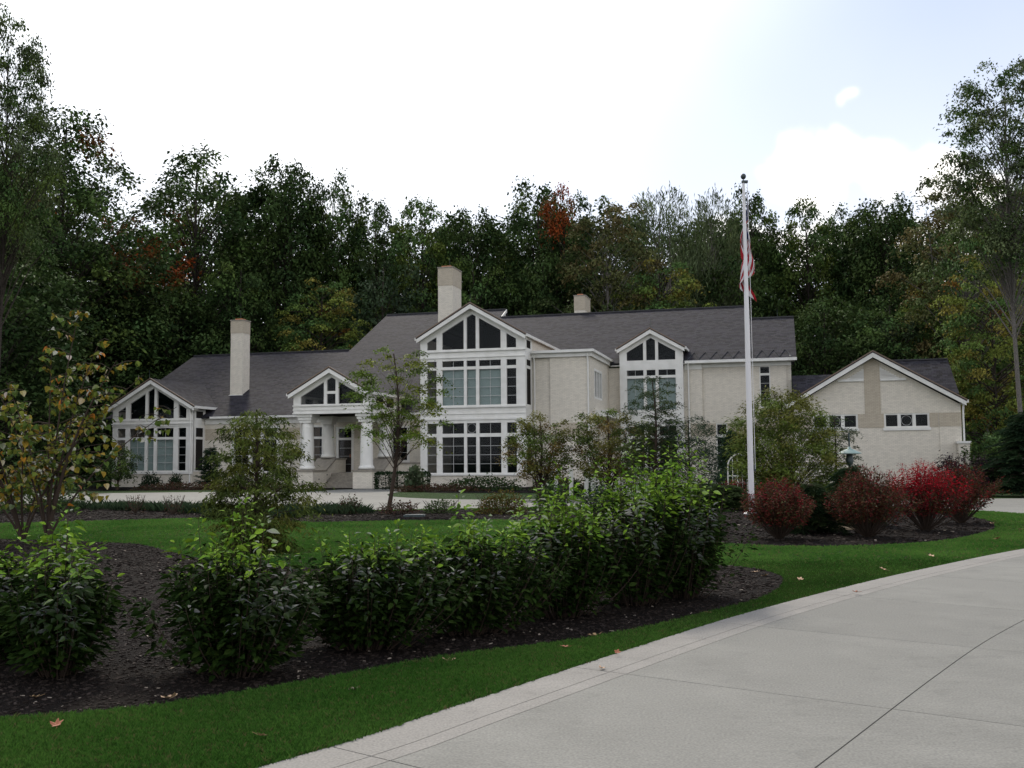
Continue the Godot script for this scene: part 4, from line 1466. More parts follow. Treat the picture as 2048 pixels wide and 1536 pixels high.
const WOODS := [
	[-22.71, -44.00, 22.65, 5.20, "wispy", "tall thin-leaved tree cut by the upper left corner", ""],
	[-37.72, -84.00, 32.58, 17.24, "orange", "broad maple with a few orange leaves at the left, lower than the corner tree", ""],
	[-38.73, -70.00, 23.67, 14.37, "dense", "dark tree filling the left edge behind the broad maple", ""],
	[-31.12, -98.00, 34.18, 16.46, "sparse", "open-crowned tree with sky showing through, left of the left chimney", ""],
	[-22.83, -100.00, 33.57, 11.82, "dense", "tall dense dark tree behind the left wing roof", ""],
	[-18.58, -104.00, 32.63, 8.41, "dense_b", "dark tree right of the tall dense one behind the left wing", ""],
	[-14.45, -104.00, 30.15, 9.05, "dense_b", "dark tree behind the left end of the tall roof", ""],
	[-9.43, -100.00, 28.76, 9.33, "bright", "mid green round tree left of the big chimney", ""],
	[-35.91, -94.00, 26.03, 8.18, "red_top", "small maple with a scarlet top between the broad maple and the open-crowned tree", ""],
	[-32.82, -90.00, 21.23, 10.63, "red_top", "lower maple touched with orange above the left window gable", ""],
	[-3.95, -106.00, 29.23, 11.21, "dense", "dark tree right of the big chimney", ""],
	[2.67, -108.00, 32.79, 11.42, "dense_b", "tall dark tree above the tall window bay, left of the orange-topped one", ""],
	[5.70, -100.00, 30.11, 8.71, "orange_patch", "tree with an orange patch in its crown, high above the tall roof", ""],
	[9.12, -92.00, 26.61, 12.01, "olive", "olive-brown tree with forked pale trunks behind the small chimney", ""],
	[15.31, -98.00, 28.90, 10.36, "feather", "grey feathery tree above the right-hand roof", ""],
	[20.33, -100.00, 29.05, 9.33, "feather", "second grey feathery tree, left of the flagpole top", ""],
	[25.98, -108.00, 31.88, 8.06, "dense_b", "dark tree just right of the flagpole top", ""],
	[13.61, -90.00, 20.48, 11.19, "yellow", "yellowish layered tree low behind the right-hand ridge", ""],
	[30.69, -104.00, 29.52, 9.70, "bright", "mid green tree above the gap between roof and garage, left one", ""],
	[35.75, -106.00, 28.91, 9.23, "dense_b", "dark tree above the garage peak", ""],
	[38.69, -100.00, 28.64, 11.19, "dense", "broad dark tree right of the garage peak", ""],
	[35.98, -78.00, 25.21, 12.13, "olive", "big olive tree with pale trunks at the right", ""],
	[23.39, -46.00, 20.82, 6.87, "wispy", "tall thin-leaved tree cut by the right edge", ""],
	[29.99, -62.00, 15.15, 7.33, "yellow", "yellow-green layered maple at the right of the garage", ""],
	[34.52, -80.00, 17.18, 8.46, "yellow", "second yellow-green tree, behind the garage ridge", ""],
	[31.35, -80.00, 13.74, 6.47, "pale", "small pale green tree behind the garage ridge", ""],
	[-16.60, -88.00, 18.46, 10.40, "yellow", "yellow-green layered tree behind the left wing ridge", ""],
	[-11.65, -92.00, 21.10, 9.73, "pale", "greyish thin tree between the left chimney and the big chimney", ""],
	[-24.88, -92.00, 21.20, 11.44, "under_b", "understorey tree right behind the left chimney", ""],
	[-37.34, -86.00, 20.95, 17.65, "under", "dark understorey tree behind the yellowing tree, left part", ""],
	[-31.53, -62.00, 14.99, 12.72, "under", "dark understorey tree at the far left", ""],
	[-31.04, -90.00, 17.54, 13.43, "under", "dark understorey tree above the left window gable", ""],
	[26.46, -84.00, 15.62, 11.49, "under", "dark understorey tree in the gap between the roof end and the garage", ""],
	[29.96, -80.00, 14.92, 10.95, "under_b", "understorey tree behind the garage roof", ""],
	[39.29, -80.00, 9.83, 9.95, "under_b", "green understorey tree beyond the garage corner", ""],
	[36.99, -64.00, 12.19, 10.35, "under_b", "understorey tree at the right edge under the thin-leaved tree", ""],
	[-4.14, -98.00, 22.29, 11.58, "under_b", "understorey tree right of the big chimney", ""],
	[3.15, -98.00, 22.24, 11.58, "under", "dark understorey tree left of the small chimney", ""],
	[22.11, -98.00, 22.09, 12.19, "under", "dark understorey tree behind the flagpole", ""],
	[-61.77, -118.00, 39.38, 18.35, "dense_b", "back-row forest tree rising high behind the left edge of the view", "trees deep in the woods"],
	[-53.10, -118.00, 36.78, 18.35, "bright", "back-row forest tree rising high behind the broad maple at the left", "trees deep in the woods"],
	[-43.91, -118.00, 30.61, 18.35, "dense", "back-row forest tree rising high behind the gap beside the scarlet-topped maple", "trees deep in the woods"],
	[-35.84, -118.00, 35.97, 18.35, "bright", "back-row forest tree rising high behind the open-crowned tree", "trees deep in the woods"],
	[-28.93, -118.00, 34.87, 18.35, "dense_b", "back-row forest tree rising high behind the left chimney", "trees deep in the woods"],
	[-20.97, -118.00, 31.41, 18.35, "bright", "back-row forest tree rising high behind the porch gable", "trees deep in the woods"],
	[-11.48, -118.00, 29.86, 18.35, "bright", "back-row forest tree rising high behind the left end of the tall roof", "trees deep in the woods"],
	[-3.81, -118.00, 30.79, 18.35, "dense_b", "back-row forest tree rising high behind the big chimney", "trees deep in the woods"],
	[3.74, -118.00, 31.96, 18.35, "dense_b", "back-row forest tree rising high behind the peak of the tall bay", "trees deep in the woods"],
	[13.05, -118.00, 33.00, 18.35, "dense", "back-row forest tree rising high behind the slope left of the small chimney", "trees deep in the woods"],
	[21.77, -118.00, 30.95, 18.35, "dense", "back-row forest tree rising high behind the small chimney", "trees deep in the woods"],
	[28.09, -118.00, 30.60, 18.35, "dense", "back-row forest tree rising high behind the right window gable", "trees deep in the woods"],
	[36.81, -118.00, 30.22, 18.35, "dense", "back-row forest tree rising high behind the flagpole", "trees deep in the woods"],
	[44.89, -118.00, 30.71, 18.35, "bright", "back-row forest tree rising high behind the right end of the house roof", "trees deep in the woods"],
	[54.73, -118.00, 32.48, 18.35, "bright", "back-row forest tree rising high behind the garage peak", "trees deep in the woods"],
	[61.75, -118.00, 34.40, 18.35, "bright", "back-row forest tree rising high behind the right slope of the garage roof", "trees deep in the woods"],
	[-63.56, -122.00, 22.30, 17.45, "under", "low dark back-row thicket tree deep behind the left edge of the view", "understorey deep in the woods"],
	[-55.69, -122.00, 24.91, 17.45, "under", "low dark back-row thicket tree deep behind the broad maple at the left", "understorey deep in the woods"],
	[-47.58, -122.00, 21.09, 17.45, "under", "low dark back-row thicket tree deep behind the gap beside the scarlet-topped maple", "understorey deep in the woods"],
	[-39.29, -122.00, 22.93, 17.45, "under", "low dark back-row thicket tree deep behind the open-crowned tree", "understorey deep in the woods"],
	[-29.48, -122.00, 21.46, 17.45, "under", "low dark back-row thicket tree deep behind the left chimney", "understorey deep in the woods"],
	[-21.13, -122.00, 22.47, 17.45, "under", "low dark back-row thicket tree deep behind the porch gable", "understorey deep in the woods"],
	[-14.53, -122.00, 20.76, 17.45, "under", "low dark back-row thicket tree deep behind the left end of the tall roof", "understorey deep in the woods"],
	[-6.67, -122.00, 21.98, 17.45, "under", "low dark back-row thicket tree deep behind the big chimney", "understorey deep in the woods"],
	[1.93, -122.00, 21.40, 17.45, "under", "low dark back-row thicket tree deep behind the peak of the tall bay", "understorey deep in the woods"],
	[10.10, -122.00, 22.80, 17.45, "under", "low dark back-row thicket tree deep behind the slope left of the small chimney", "understorey deep in the woods"],
	[17.12, -122.00, 24.40, 17.45, "under", "low dark back-row thicket tree deep behind the small chimney", "understorey deep in the woods"],
	[24.87, -122.00, 23.26, 17.45, "under", "low dark back-row thicket tree deep behind the right window gable", "understorey deep in the woods"],
	[34.49, -122.00, 21.84, 17.45, "under", "low dark back-row thicket tree deep behind the flagpole", "understorey deep in the woods"],
	[41.88, -122.00, 23.57, 17.45, "under", "low dark back-row thicket tree deep behind the right end of the house roof", "understorey deep in the woods"],
	[50.53, -122.00, 22.61, 17.45, "under", "low dark back-row thicket tree deep behind the garage peak", "understorey deep in the woods"],
	[58.22, -122.00, 22.10, 17.45, "under", "low dark back-row thicket tree deep behind the right slope of the garage roof", "understorey deep in the woods"],
	[64.87, -122.00, 23.26, 17.45, "under", "low dark back-row thicket tree deep behind the right edge of the view", "understorey deep in the woods"],
]


# Leafy shrub of many stems with single leaves. The leaves nearest the viewer are parts, the rest one mass.
func leafy(called: String, label: String, category: String, at: Vector3, sd: int, o: Dictionary, group := "") -> Node3D:
	var r := RandomNumberGenerator.new()
	r.seed = sd
	var t := thing(called, label, category, at, 0.0, group)
	var stems := MB.new()
	var xf := []
	var cols := []
	var h: float = o.h
	var rx: float = o.rx
	var rz: float = o.get("rz", o.rx)
	var size: float = o.size
	var n: int = o.stems
	var per: int = o.leaves
	var top: Array = o.top
	var low: Array = o.low
	var start: float = o.get("start", 0.15)
	var young: float = o.get("young", 0.8)
	var face_dir := (Vector3(0, 1.6, 0) - at).normalized()
	var score := []
	for k in n:
		var a := k * 2.399 + r.randf_range(-0.3, 0.3)
		var f := sqrt((k + 0.5) / n)
		var lean := Vector3(cos(a) * rx, 0, sin(a) * rz) * f * r.randf_range(0.7, 1.12) * (1.0 + 0.3 * sin(a * 2.0 + sd) + 0.18 * sin(a * 5.0 + sd * 1.7))
		var hh := h * lerpf(1.0, o.get("edge", 0.55), f * f) * r.randf_range(0.82, 1.0)
		if r.randf() < o.get("shoots", 0.0) * (1.0 - 0.6 * f):
			hh *= r.randf_range(1.1, 1.38)
		var b0: Vector3 = Vector3(lean.x, 0, lean.z) * o.get("foot", 0.12)
		var p1 := Vector3(lean.x * o.get("flare", 0.55), hh * 0.5, lean.z * o.get("flare", 0.55))
		var p2 := Vector3(lean.x, hh, lean.z)
		var path := []
		var rad := []
		for j in 7:
			var s := j / 6.0
			path.append(b0.lerp(p1, s).lerp(p1.lerp(p2, s), s))
			rad.append(o.get("stem", 0.009) * (1.1 - 0.85 * s))
		stems.tube(path, rad, 5, false)
		for j in per:
			var s := lerpf(start, 1.0, pow((j + r.randf()) / per, o.get("crowd", 0.8)))
			var p := b0.lerp(p1, s).lerp(p1.lerp(p2, s), s)
			var side := j * 2.2 + r.randf() * 1.2 + k
			var twig: float = o.get("twig", 0.0) * r.randf_range(0.2, 1.0) * (1.0 - 0.7 * s)
			var d := Vector3(cos(side), 0, sin(side))
			p += d * twig + Vector3(0, twig * 0.3, 0)
			var droop := r.randf_range(o.get("droop", -0.5), 0.5) + (0.7 if s > 0.93 else 0.0)
			var dir := (d + lean.normalized() * 0.4 + Vector3(0, droop, 0)).normalized()
			var sz := size * r.randf_range(0.5, 1.3) * (0.7 if s > 0.93 else 1.0)
			var z := -dir
			var x := Vector3.UP.cross(z).normalized()
			x = x.rotated(z, r.randfn(0, 0.5))
			var y := z.cross(x)
			xf.append(Transform3D(Basis(x * sz, y * sz, z * sz), p))
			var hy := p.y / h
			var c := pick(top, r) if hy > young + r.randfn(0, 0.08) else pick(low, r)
			cols.append(c)
			score.append(-(p.dot(face_dir)) - (p.y * 0.25))
	part("stem", stems, o.get("bark", M.twig), t)
	var shape: ArrayMesh = o.shape
	var single: int = o.get("single", 0)
	if single > 0:
		var order := range(xf.size())
		order.sort_custom(func(p, q): return score[p] < score[q])
		var rest_x := []
		var rest_c := []
		var tints := {}
		for k in order.size():
			var id: int = order[k]
			if k < single:
				var c: Color = cols[id]
				var key := "%d_%d_%d" % [int(c.r * 60), int(c.g * 40), int(c.b * 80)]
				if not tints.has(key):
					var lm: StandardMaterial3D = M.gloss_leaf.duplicate()
					lm.vertex_color_use_as_albedo = false
					lm.albedo_color = c.linear_to_srgb()
					tints[key] = lm
				var q := part("leaf", shape, tints[key], t)
				q.transform = xf[id]
			else:
				rest_x.append(xf[id])
				rest_c.append(cols[id])
		xf = rest_x
		cols = rest_c
	copies("foliage", shape, o.get("leaf_mat", M.gloss_leaf), xf, cols, t)
	return t


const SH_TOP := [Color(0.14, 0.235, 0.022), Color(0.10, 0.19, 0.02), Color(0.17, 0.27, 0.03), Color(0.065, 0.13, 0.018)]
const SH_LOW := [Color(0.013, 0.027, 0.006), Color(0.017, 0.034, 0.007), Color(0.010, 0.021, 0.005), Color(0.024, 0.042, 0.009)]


func make_foreground_shrubs() -> void:
	var ov := leaf_shape("ovate")
	# x, z, height, half-width x, half-width z, stems, shoots, label
	var list := [
		[-4.3, -8.3, 1.06, 0.62, 0.5, 40, 0.3, "dark leafy shrub cut off by the left edge of the view"],
		[-3.45, -7.75, 1.02, 0.52, 0.45, 34, 0.75, "leafy shrub with tall bare-stemmed shoots, second from the left in the near row"],
		[-2.1, -7.72, 1.13, 0.66, 0.55, 52, 0.35, "rounded dark green shrub standing alone before the weeping hemlock, shadow at its foot"],
		[-1.25, -8.7, 1.05, 0.72, 0.55, 52, 0.3, "dark leafy shrub with blunt clipped stems, left end of the long near hedge"],
		[-0.42, -9.4, 1.08, 0.82, 0.55, 52, 0.4, "dark leafy shrub in the middle of the long near hedge"],
		[0.5, -10.4, 1.30, 0.80, 0.6, 52, 0.6, "shrub with yellow-green upright shoots, left of the tallest near shrub"],
		[1.35, -11.3, 1.62, 0.86, 0.7, 66, 0.4, "tall bushy shrub with bright yellow-green tips"],
		[1.95, -11.8, 1.66, 0.68, 0.65, 60, 0.35, "tallest dark green shrub at the right end of the near hedge"],
	]
	var i := 0
	for e in list:
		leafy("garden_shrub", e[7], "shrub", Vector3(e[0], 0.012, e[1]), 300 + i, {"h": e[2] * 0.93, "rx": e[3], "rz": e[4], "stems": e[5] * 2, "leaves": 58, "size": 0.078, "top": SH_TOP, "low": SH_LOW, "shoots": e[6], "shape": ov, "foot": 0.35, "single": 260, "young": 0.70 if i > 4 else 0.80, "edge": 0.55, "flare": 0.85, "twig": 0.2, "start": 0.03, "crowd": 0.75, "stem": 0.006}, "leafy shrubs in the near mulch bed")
		i += 1


func make_burning_bushes() -> void:
	var la := leaf_shape("ovate")
	var red := [Color(0.27, 0.006, 0.013), Color(0.19, 0.008, 0.013), Color(0.33, 0.008, 0.018)]
	var dull := [Color(0.12, 0.020, 0.018), Color(0.075, 0.034, 0.018), Color(0.16, 0.016, 0.02), Color(0.05, 0.042, 0.018), Color(0.04, 0.044, 0.016)]
	var mixed := [Color(0.17, 0.012, 0.018), Color(0.11, 0.016, 0.018), Color(0.07, 0.03, 0.018), Color(0.05, 0.045, 0.018)]
	var brown := [Color(0.085, 0.028, 0.018), Color(0.06, 0.036, 0.018), Color(0.12, 0.018, 0.018), Color(0.05, 0.045, 0.016)]
	var list := [
		[5.25, -20.0, 1.28, 0.88, mixed, brown, 0.62, "round burning bush with dull red leaves beside the flagpole foot"],
		[7.1, -20.3, 1.50, 0.92, mixed, brown, 0.85, "brownish red burning bush on bare forked stems, second from the flagpole"],
		[8.95, -22.0, 1.62, 0.92, red, mixed, 0.55, "brightest burning bush with a crimson top"],
		[10.75, -24.3, 1.58, 0.80, mixed, brown, 0.75, "dusky red burning bush at the right end of the row"],
	]
	var i := 0
	for e in list:
		var t := leafy("burning_bush", e[7], "shrub", Vector3(e[0], 0.012, e[1]), 400 + i, {"h": e[2], "rx": e[3], "stems": 84, "leaves": 120, "size": 0.058, "top": e[4], "low": e[5], "shape": la, "young": e[6], "edge": 0.55, "flare": 0.78, "twig": 0.24, "start": 0.32, "crowd": 0.85, "stem": 0.010, "foot": 0.06, "leaf_mat": M.leaf}, "red burning bushes on the island")
		i += 1
	# a scarlet flush on the right shoulder of the first bush
	leafy("low_red_bush", "small red bush behind the white arched gate", "shrub", Vector3(7.3, 0.012, -33.0), 420, {"h": 1.0, "rx": 0.55, "stems": 60, "leaves": 30, "size": 0.06, "top": red, "low": dull, "shape": la, "young": 0.7, "edge": 0.7, "twig": 0.1, "leaf_mat": M.leaf})


func make_redbud() -> void:
	var he := leaf_shape("heart")
	var r := RandomNumberGenerator.new()
	r.seed = 510
	var t := thing("redbud_tree", "young multi-stemmed tree with yellowing heart-shaped leaves at the left edge", "tree", Vector3(-9.75, 0.0, -20.9))
	var wood := MB.new()
	var xf := []
	var cols := []
	var pal := [Color(0.11, 0.14, 0.026), Color(0.13, 0.145, 0.026), Color(0.20, 0.16, 0.026), Color(0.08, 0.12, 0.026), Color(0.24, 0.16, 0.026), Color(0.07, 0.11, 0.024)]
	var warm := [Color(0.30, 0.12, 0.02), Color(0.34, 0.17, 0.025), Color(0.28, 0.10, 0.02)]
	for k in 13:
		var a := k * 2.399 + 0.4
		var root := Vector3(-0.35 if k % 2 else 0.15, 0, 0.0)
		var reach := r.randf_range(0.5, 2.5)
		var hh := lerpf(5.3, 2.9, reach / 2.2) * r.randf_range(0.85, 1.05)
		var p2 := root + Vector3(cos(a) * reach * 1.2 + 0.25, hh, sin(a) * reach * 0.9)
		var p1 := root + Vector3(cos(a) * reach * 0.3, hh * 0.55, sin(a) * reach * 0.3)
		var path := []
		var rad := []
		for j in 9:
			var s := j / 8.0
			path.append(root.lerp(p1, s).lerp(p1.lerp(p2, s), s))
			rad.append((0.046 if k < 2 else 0.022) * (1.05 - s) + 0.004)
		wood.tube(path, rad, 6, false)
		for j in 15:
			var s := lerpf(0.25, 1.0, (j + r.randf()) / 15.0)
			var p := root.lerp(p1, s).lerp(p1.lerp(p2, s), s)
			var sa := r.randf() * TAU
			var len := r.randf_range(0.3, 1.0) * (1.25 - 0.7 * s)
			var q := p + Vector3(cos(sa) * len, len * r.randf_range(-0.05, 0.4), sin(sa) * len)
			wood.tube([p, p.lerp(q, 0.5) + Vector3(0, 0.05, 0), q], [0.009, 0.006, 0.003], 4, false)
			for m in 8:
				var w := p.lerp(q, (m + r.randf()) / 8.0)
				w.y -= 0.03
				var ya := r.randf() * TAU
				var dir := Vector3(cos(ya) * 0.7, r.randf_range(-1.1, 0.1), sin(ya) * 0.7).normalized()
				var z := -dir
				var x := Vector3.UP.cross(z).normalized().rotated(z, r.randfn(0, 0.6))
				var sz := r.randf_range(0.085, 0.145)
				xf.append(Transform3D(Basis(x * sz, z.cross(x) * sz, z * sz), w))
				cols.append(pick(warm, r) if r.randf() < 0.03 + 0.10 * clampf((w.y - 2.5) / 2.0, 0, 1) else pick(pal, r))
	part("trunk", wood, M.twig, t)
	var rest_x := []
	var rest_c := []
	var tints := {}
	for k in xf.size():
		if k % 5 == 0 and k < 1500:
			var c: Color = cols[k]
			var key := "%d_%d_%d" % [int(c.r * 40), int(c.g * 40), int(c.b * 80)]
			if not tints.has(key):
				var lm: StandardMaterial3D = M.leaf.duplicate()
				lm.vertex_color_use_as_albedo = false
				lm.albedo_color = c.linear_to_srgb()
				tints[key] = lm
			part("leaf", he, tints[key], t).transform = xf[k]
		else:
			rest_x.append(xf[k])
			rest_c.append(cols[k])
	copies("foliage", he, M.leaf, rest_x, rest_c, t)


# Feathery conifer: tiers of drooping boughs carrying flat needle sprays
func hemlock(called: String, label: String, at: Vector3, sd: int, h: float, wide: float, pal: Array, droop: float, boughs: int, spray := 0.30, low := 0.06, shape := 0.72) -> void:
	var r := RandomNumberGenerator.new()
	r.seed = sd
	var t := thing(called, label, "conifer", at)
	var wood := MB.new()
	wood.tube([Vector3.ZERO, Vector3(0.03, h * 0.5, 0), Vector3(-0.02, h * 0.85, 0.02), Vector3(0.08, h, 0.03)], [h * 0.018, h * 0.012, h * 0.006, 0.004], 7)
	var sp := Leaves.new() # a spray: a twig with needles either side
	for k in 11:
		var z := -k / 11.0
		for s in [-1.0, 1.0]:
			var L := 0.30 * (1.1 + z * 0.75)
			sp.leaf(Vector3(0, z * z * -0.25, z), Vector3(s * L, -0.05, -L * 0.8), Vector3(0, 0, 0.035), Vector3(0, -0.06, 0), Color(1, 1, 1))
	sp.leaf(Vector3(0, -0.2, -0.85), Vector3(0, -0.14, -0.3), Vector3(0.04, 0, 0), Vector3.ZERO, Color(1.1, 1.1, 1))
	var sm := sp.mesh()
	var xf := []
	var cols := []
	for k in boughs:
		var u := lerpf(low, 0.97, (k + r.randf()) / boughs)
		var a := k * 2.399 + r.randf_range(-0.4, 0.4)
		var L := wide * (pow(1.0 - u, shape) if shape > 0.0 else minf(1.0, (1.0 - u) * 2.0 + 0.04)) * r.randf_range(0.4, 1.12) + 0.08
		var d := Vector3(cos(a), 0, sin(a))
		var p0 := Vector3(0, u * h, 0)
		var p1 := p0 + d * L * 0.55 + Vector3(0, L * 0.28, 0)
		var p2 := p0 + d * L + Vector3(0, L * (0.12 - droop), 0)
		wood.tube([p0, p0.lerp(p1, 0.6), p1.lerp(p2, 0.4), p2], [0.012, 0.009, 0.006, 0.003], 4, false)
		var m := int(6 + L * 7.5 / spray)
		var tone := pick(pal, r)
		for j in m:
			var s := lerpf(0.12, 1.0, (j + r.randf()) / m)
			var p := p0.lerp(p1, s).lerp(p1.lerp(p2, s), s)
			var side := -1.0 if j % 2 else 1.0
			var dir := (d * 0.7 + d.cross(Vector3.UP) * side * r.randf_range(0.2, 1.0) + Vector3(0, -droop * r.randf_range(0.2, 1.3) + 0.12, 0)).normalized()
			var z := -dir
			var x := Vector3.UP.cross(z).normalized().rotated(z, r.randfn(0, 0.35))
			var sz := spray * r.randf_range(0.6, 1.15) * (1.15 - 0.5 * s)
			xf.append(Transform3D(Basis(x * sz, z.cross(x) * sz, z * sz), p + Vector3(0, r.randf_range(-0.04, 0.04), 0)))
			var k2 := r.randf_range(0.75, 1.3)
			cols.append(Color(tone.r * k2, tone.g * k2, tone.b * k2))
	part("trunk", wood, M.twig, t)
	copies("foliage", sm, M.leaf, xf, cols, t)


func make_garden_trees() -> void:
	var hem := [Color(0.095, 0.125, 0.028), Color(0.072, 0.10, 0.026), Color(0.12, 0.135, 0.03)]
	plant("weeping_hemlock", "feathery weeping hemlock between the near shrubs and the front porch", "conifer", Vector3(-4.5, 0, -17.6), 0.4, Vector3.ONE, tree_shapes(601, {"h": 2.6, "r": 0.92, "base": 0.03, "clumps": 105, "leaves": 190, "size": 0.095, "clump": 0.27, "flat": 0.32, "slim": 0.13, "up": Vector3(0, -0.35, 0), "pal": hem, "trunk": 0.035, "shape": 0.22, "rise": 0.3}), M.twig, M.leaf)
	plant("layered_conifer", "soft layered conifer in front of the right window gable", "conifer", Vector3(5.1, 0, -37.5), 0.4, Vector3.ONE, tree_shapes(602, {"h": 4.9, "r": 1.35, "base": 0.1, "clumps": 80, "leaves": 150, "size": 0.13, "clump": 0.42, "flat": 0.22, "slim": 0.14, "pal": [Color(0.06, 0.085, 0.03), Color(0.045, 0.07, 0.03)], "trunk": 0.05, "shape": 0.24, "rise": 0.2}), M.twig, M.leaf)
	plant("spreading_conifer", "low spreading bluish conifer right of the layered one", "conifer", Vector3(6.7, 0, -38.2), 0.4, Vector3.ONE, tree_shapes(603, {"h": 3.3, "r": 1.8, "base": 0.06, "clumps": 80, "leaves": 150, "size": 0.13, "clump": 0.48, "flat": 0.3, "slim": 0.13, "pal": [Color(0.038, 0.065, 0.036), Color(0.03, 0.055, 0.032)], "trunk": 0.04, "shape": 0.3, "rise": 0.3}), M.twig, M.leaf)
	hemlock("weeping_conifer", "small weeping conifer beside the tall narrow window", Vector3(8.95, 0, -41.0), 604, 2.9, 0.95, [Color(0.022, 0.042, 0.022)], 0.95, 60, 0.42, 0.3)
	plant("shaggy_conifer", "thin shaggy evergreen behind the copper lantern", "conifer", Vector3(11.7, 0, -36.6), 0.4, Vector3.ONE, tree_shapes(605, {"h": 3.3, "r": 0.95, "base": 0.05, "clumps": 60, "leaves": 120, "size": 0.12, "clump": 0.34, "flat": 0.3, "slim": 0.14, "pal": [Color(0.04, 0.062, 0.024)], "trunk": 0.03, "shape": 0.22, "rise": 0.3}), M.twig, M.leaf)
	hemlock("dark_yew", "low dark evergreen behind the first burning bush", Vector3(6.35, 0, -21.6), 606, 1.05, 0.95, [Color(0.018, 0.034, 0.014), Color(0.026, 0.04, 0.014)], 0.2, 90, 0.26, 0.02)
	hemlock("dark_yew", "low dark evergreen between the second and third burning bushes", Vector3(8.0, 0, -24.0), 607, 1.4, 0.9, [Color(0.018, 0.036, 0.014)], 0.2, 80, 0.28, 0.02)
	hemlock("cone_evergreen", "conical evergreen at the right corner of the left window gable", Vector3(-18.6, 0, -62.0), 608, 2.5, 1.0, [Color(0.020, 0.040, 0.020)], -0.2, 90, 0.34, 0.02)
	hemlock("right_evergreen", "big dark evergreen at the right edge beyond the drive", Vector3(20.4, 0, -40.0), 609, 3.4, 2.1, [Color(0.018, 0.036, 0.018), Color(0.022, 0.042, 0.018)], 0.1, 130, 0.5, 0.02)
	hemlock("low_juniper", "low spreading juniper at the foot of the flagpole", Vector3(6.5, 0, -31.0), 610, 0.75, 1.2, [Color(0.04, 0.062, 0.022)], -0.1, 60, 0.3, 0.02)
	# young locust: ascending limbs with level sprays
	var lo := tree_shapes(620, {"h": 5.3, "r": 1.65, "base": 0.42, "clumps": 52, "leaves": 210, "size": 0.085, "clump": 0.42, "flat": 0.24, "pal": [Color(0.114, 0.174, 0.026), Color(0.090, 0.144, 0.026), Color(0.156, 0.186, 0.031)], "trunk": 0.048, "rise": 1.25, "shape": 0.45})
	plant("locust_tree", "slender young tree with upswept limbs in front of the tall window bay", "tree", Vector3(-3.85, 0, -31.2), 0.8, Vector3.ONE, lo, M.twig, M.leaf)
	var crab := [Color(0.111, 0.150, 0.034), Color(0.088, 0.127, 0.031), Color(0.137, 0.137, 0.036), Color(0.150, 0.111, 0.036)]
	var ca := tree_shapes(630, {"h": 3.5, "r": 1.5, "base": 0.27, "clumps": 62, "leaves": 230, "size": 0.095, "clump": 0.38, "flat": 0.55, "pal": crab, "trunk": 0.05, "rise": 1.1, "stems": 4})
	var cb := tree_shapes(631, {"h": 3.7, "r": 1.75, "base": 0.24, "clumps": 68, "leaves": 230, "size": 0.095, "clump": 0.40, "flat": 0.5, "pal": crab, "trunk": 0.05, "rise": 1.1, "stems": 5})
	plant("crabapple_tree", "round-headed crabapple at the right foot of the tall window bay", "tree", Vector3(1.05, 0, -40.6), 0.3, Vector3.ONE, ca, M.twig, M.leaf, "crabapple trees before the house")
	plant("crabapple_tree", "wider crabapple before the flat-topped wall, left of the conifers", "tree", Vector3(3.75, 0, -40.0), 1.9, Vector3.ONE, cb, M.twig, M.leaf, "crabapple trees before the house")
	var wi := tree_shapes(640, {"h": 3.9, "r": 1.85, "base": 0.08, "clumps": 110, "leaves": 340, "size": 0.13, "clump": 0.5, "flat": 0.5, "pal": [Color(0.117, 0.163, 0.034), Color(0.091, 0.130, 0.031), Color(0.156, 0.163, 0.039)], "slim": 0.14, "trunk": 0.05, "rise": 1.0})
	plant("willowy_shrub", "big light green willowy shrub between the flagpole and the garage", "shrub", Vector3(8.95, 0, -32.9), 0.0, Vector3.ONE, wi, M.twig, M.leaf)
	var ball := tree_shapes(650, {"h": 2.6, "r": 1.2, "base": 0.30, "clumps": 50, "leaves": 100, "size": 0.12, "clump": 0.42, "flat": 0.6, "pal": DK + MID, "trunk": 0.05})
	plant("ball_tree", "small round-headed tree before the left window gable", "tree", Vector3(-23.6, 0, -60.3), 0.0, Vector3.ONE, ball, M.twig, M.leaf)
	var pur := tree_shapes(660, {"h": 1.7, "r": 1.7, "base": 0.02, "clumps": 60, "leaves": 110, "size": 0.11, "clump": 0.42, "flat": 0.5, "pal": [Color(0.034, 0.018, 0.024), Color(0.026, 0.02, 0.022)], "trunk": 0.03})
	plant("purple_shrub", "dusky purple shrub at the right corner of the garage", "shrub", Vector3(18.6, 0, -41.5), 0.0, Vector3.ONE, pur, M.twig, M.leaf)
	var gr := tree_shapes(661, {"h": 3.0, "r": 2.2, "base": 0.02, "clumps": 70, "leaves": 110, "size": 0.14, "clump": 0.55, "flat": 0.5, "pal": MID, "trunk": 0.03})
	plant("loose_shrub", "loose green shrub beyond the garage, against the woods", "shrub", Vector3(24.5, 0, -50.0), 0.0, Vector3(1.2, 1, 1.2), gr, M.twig, M.leaf)


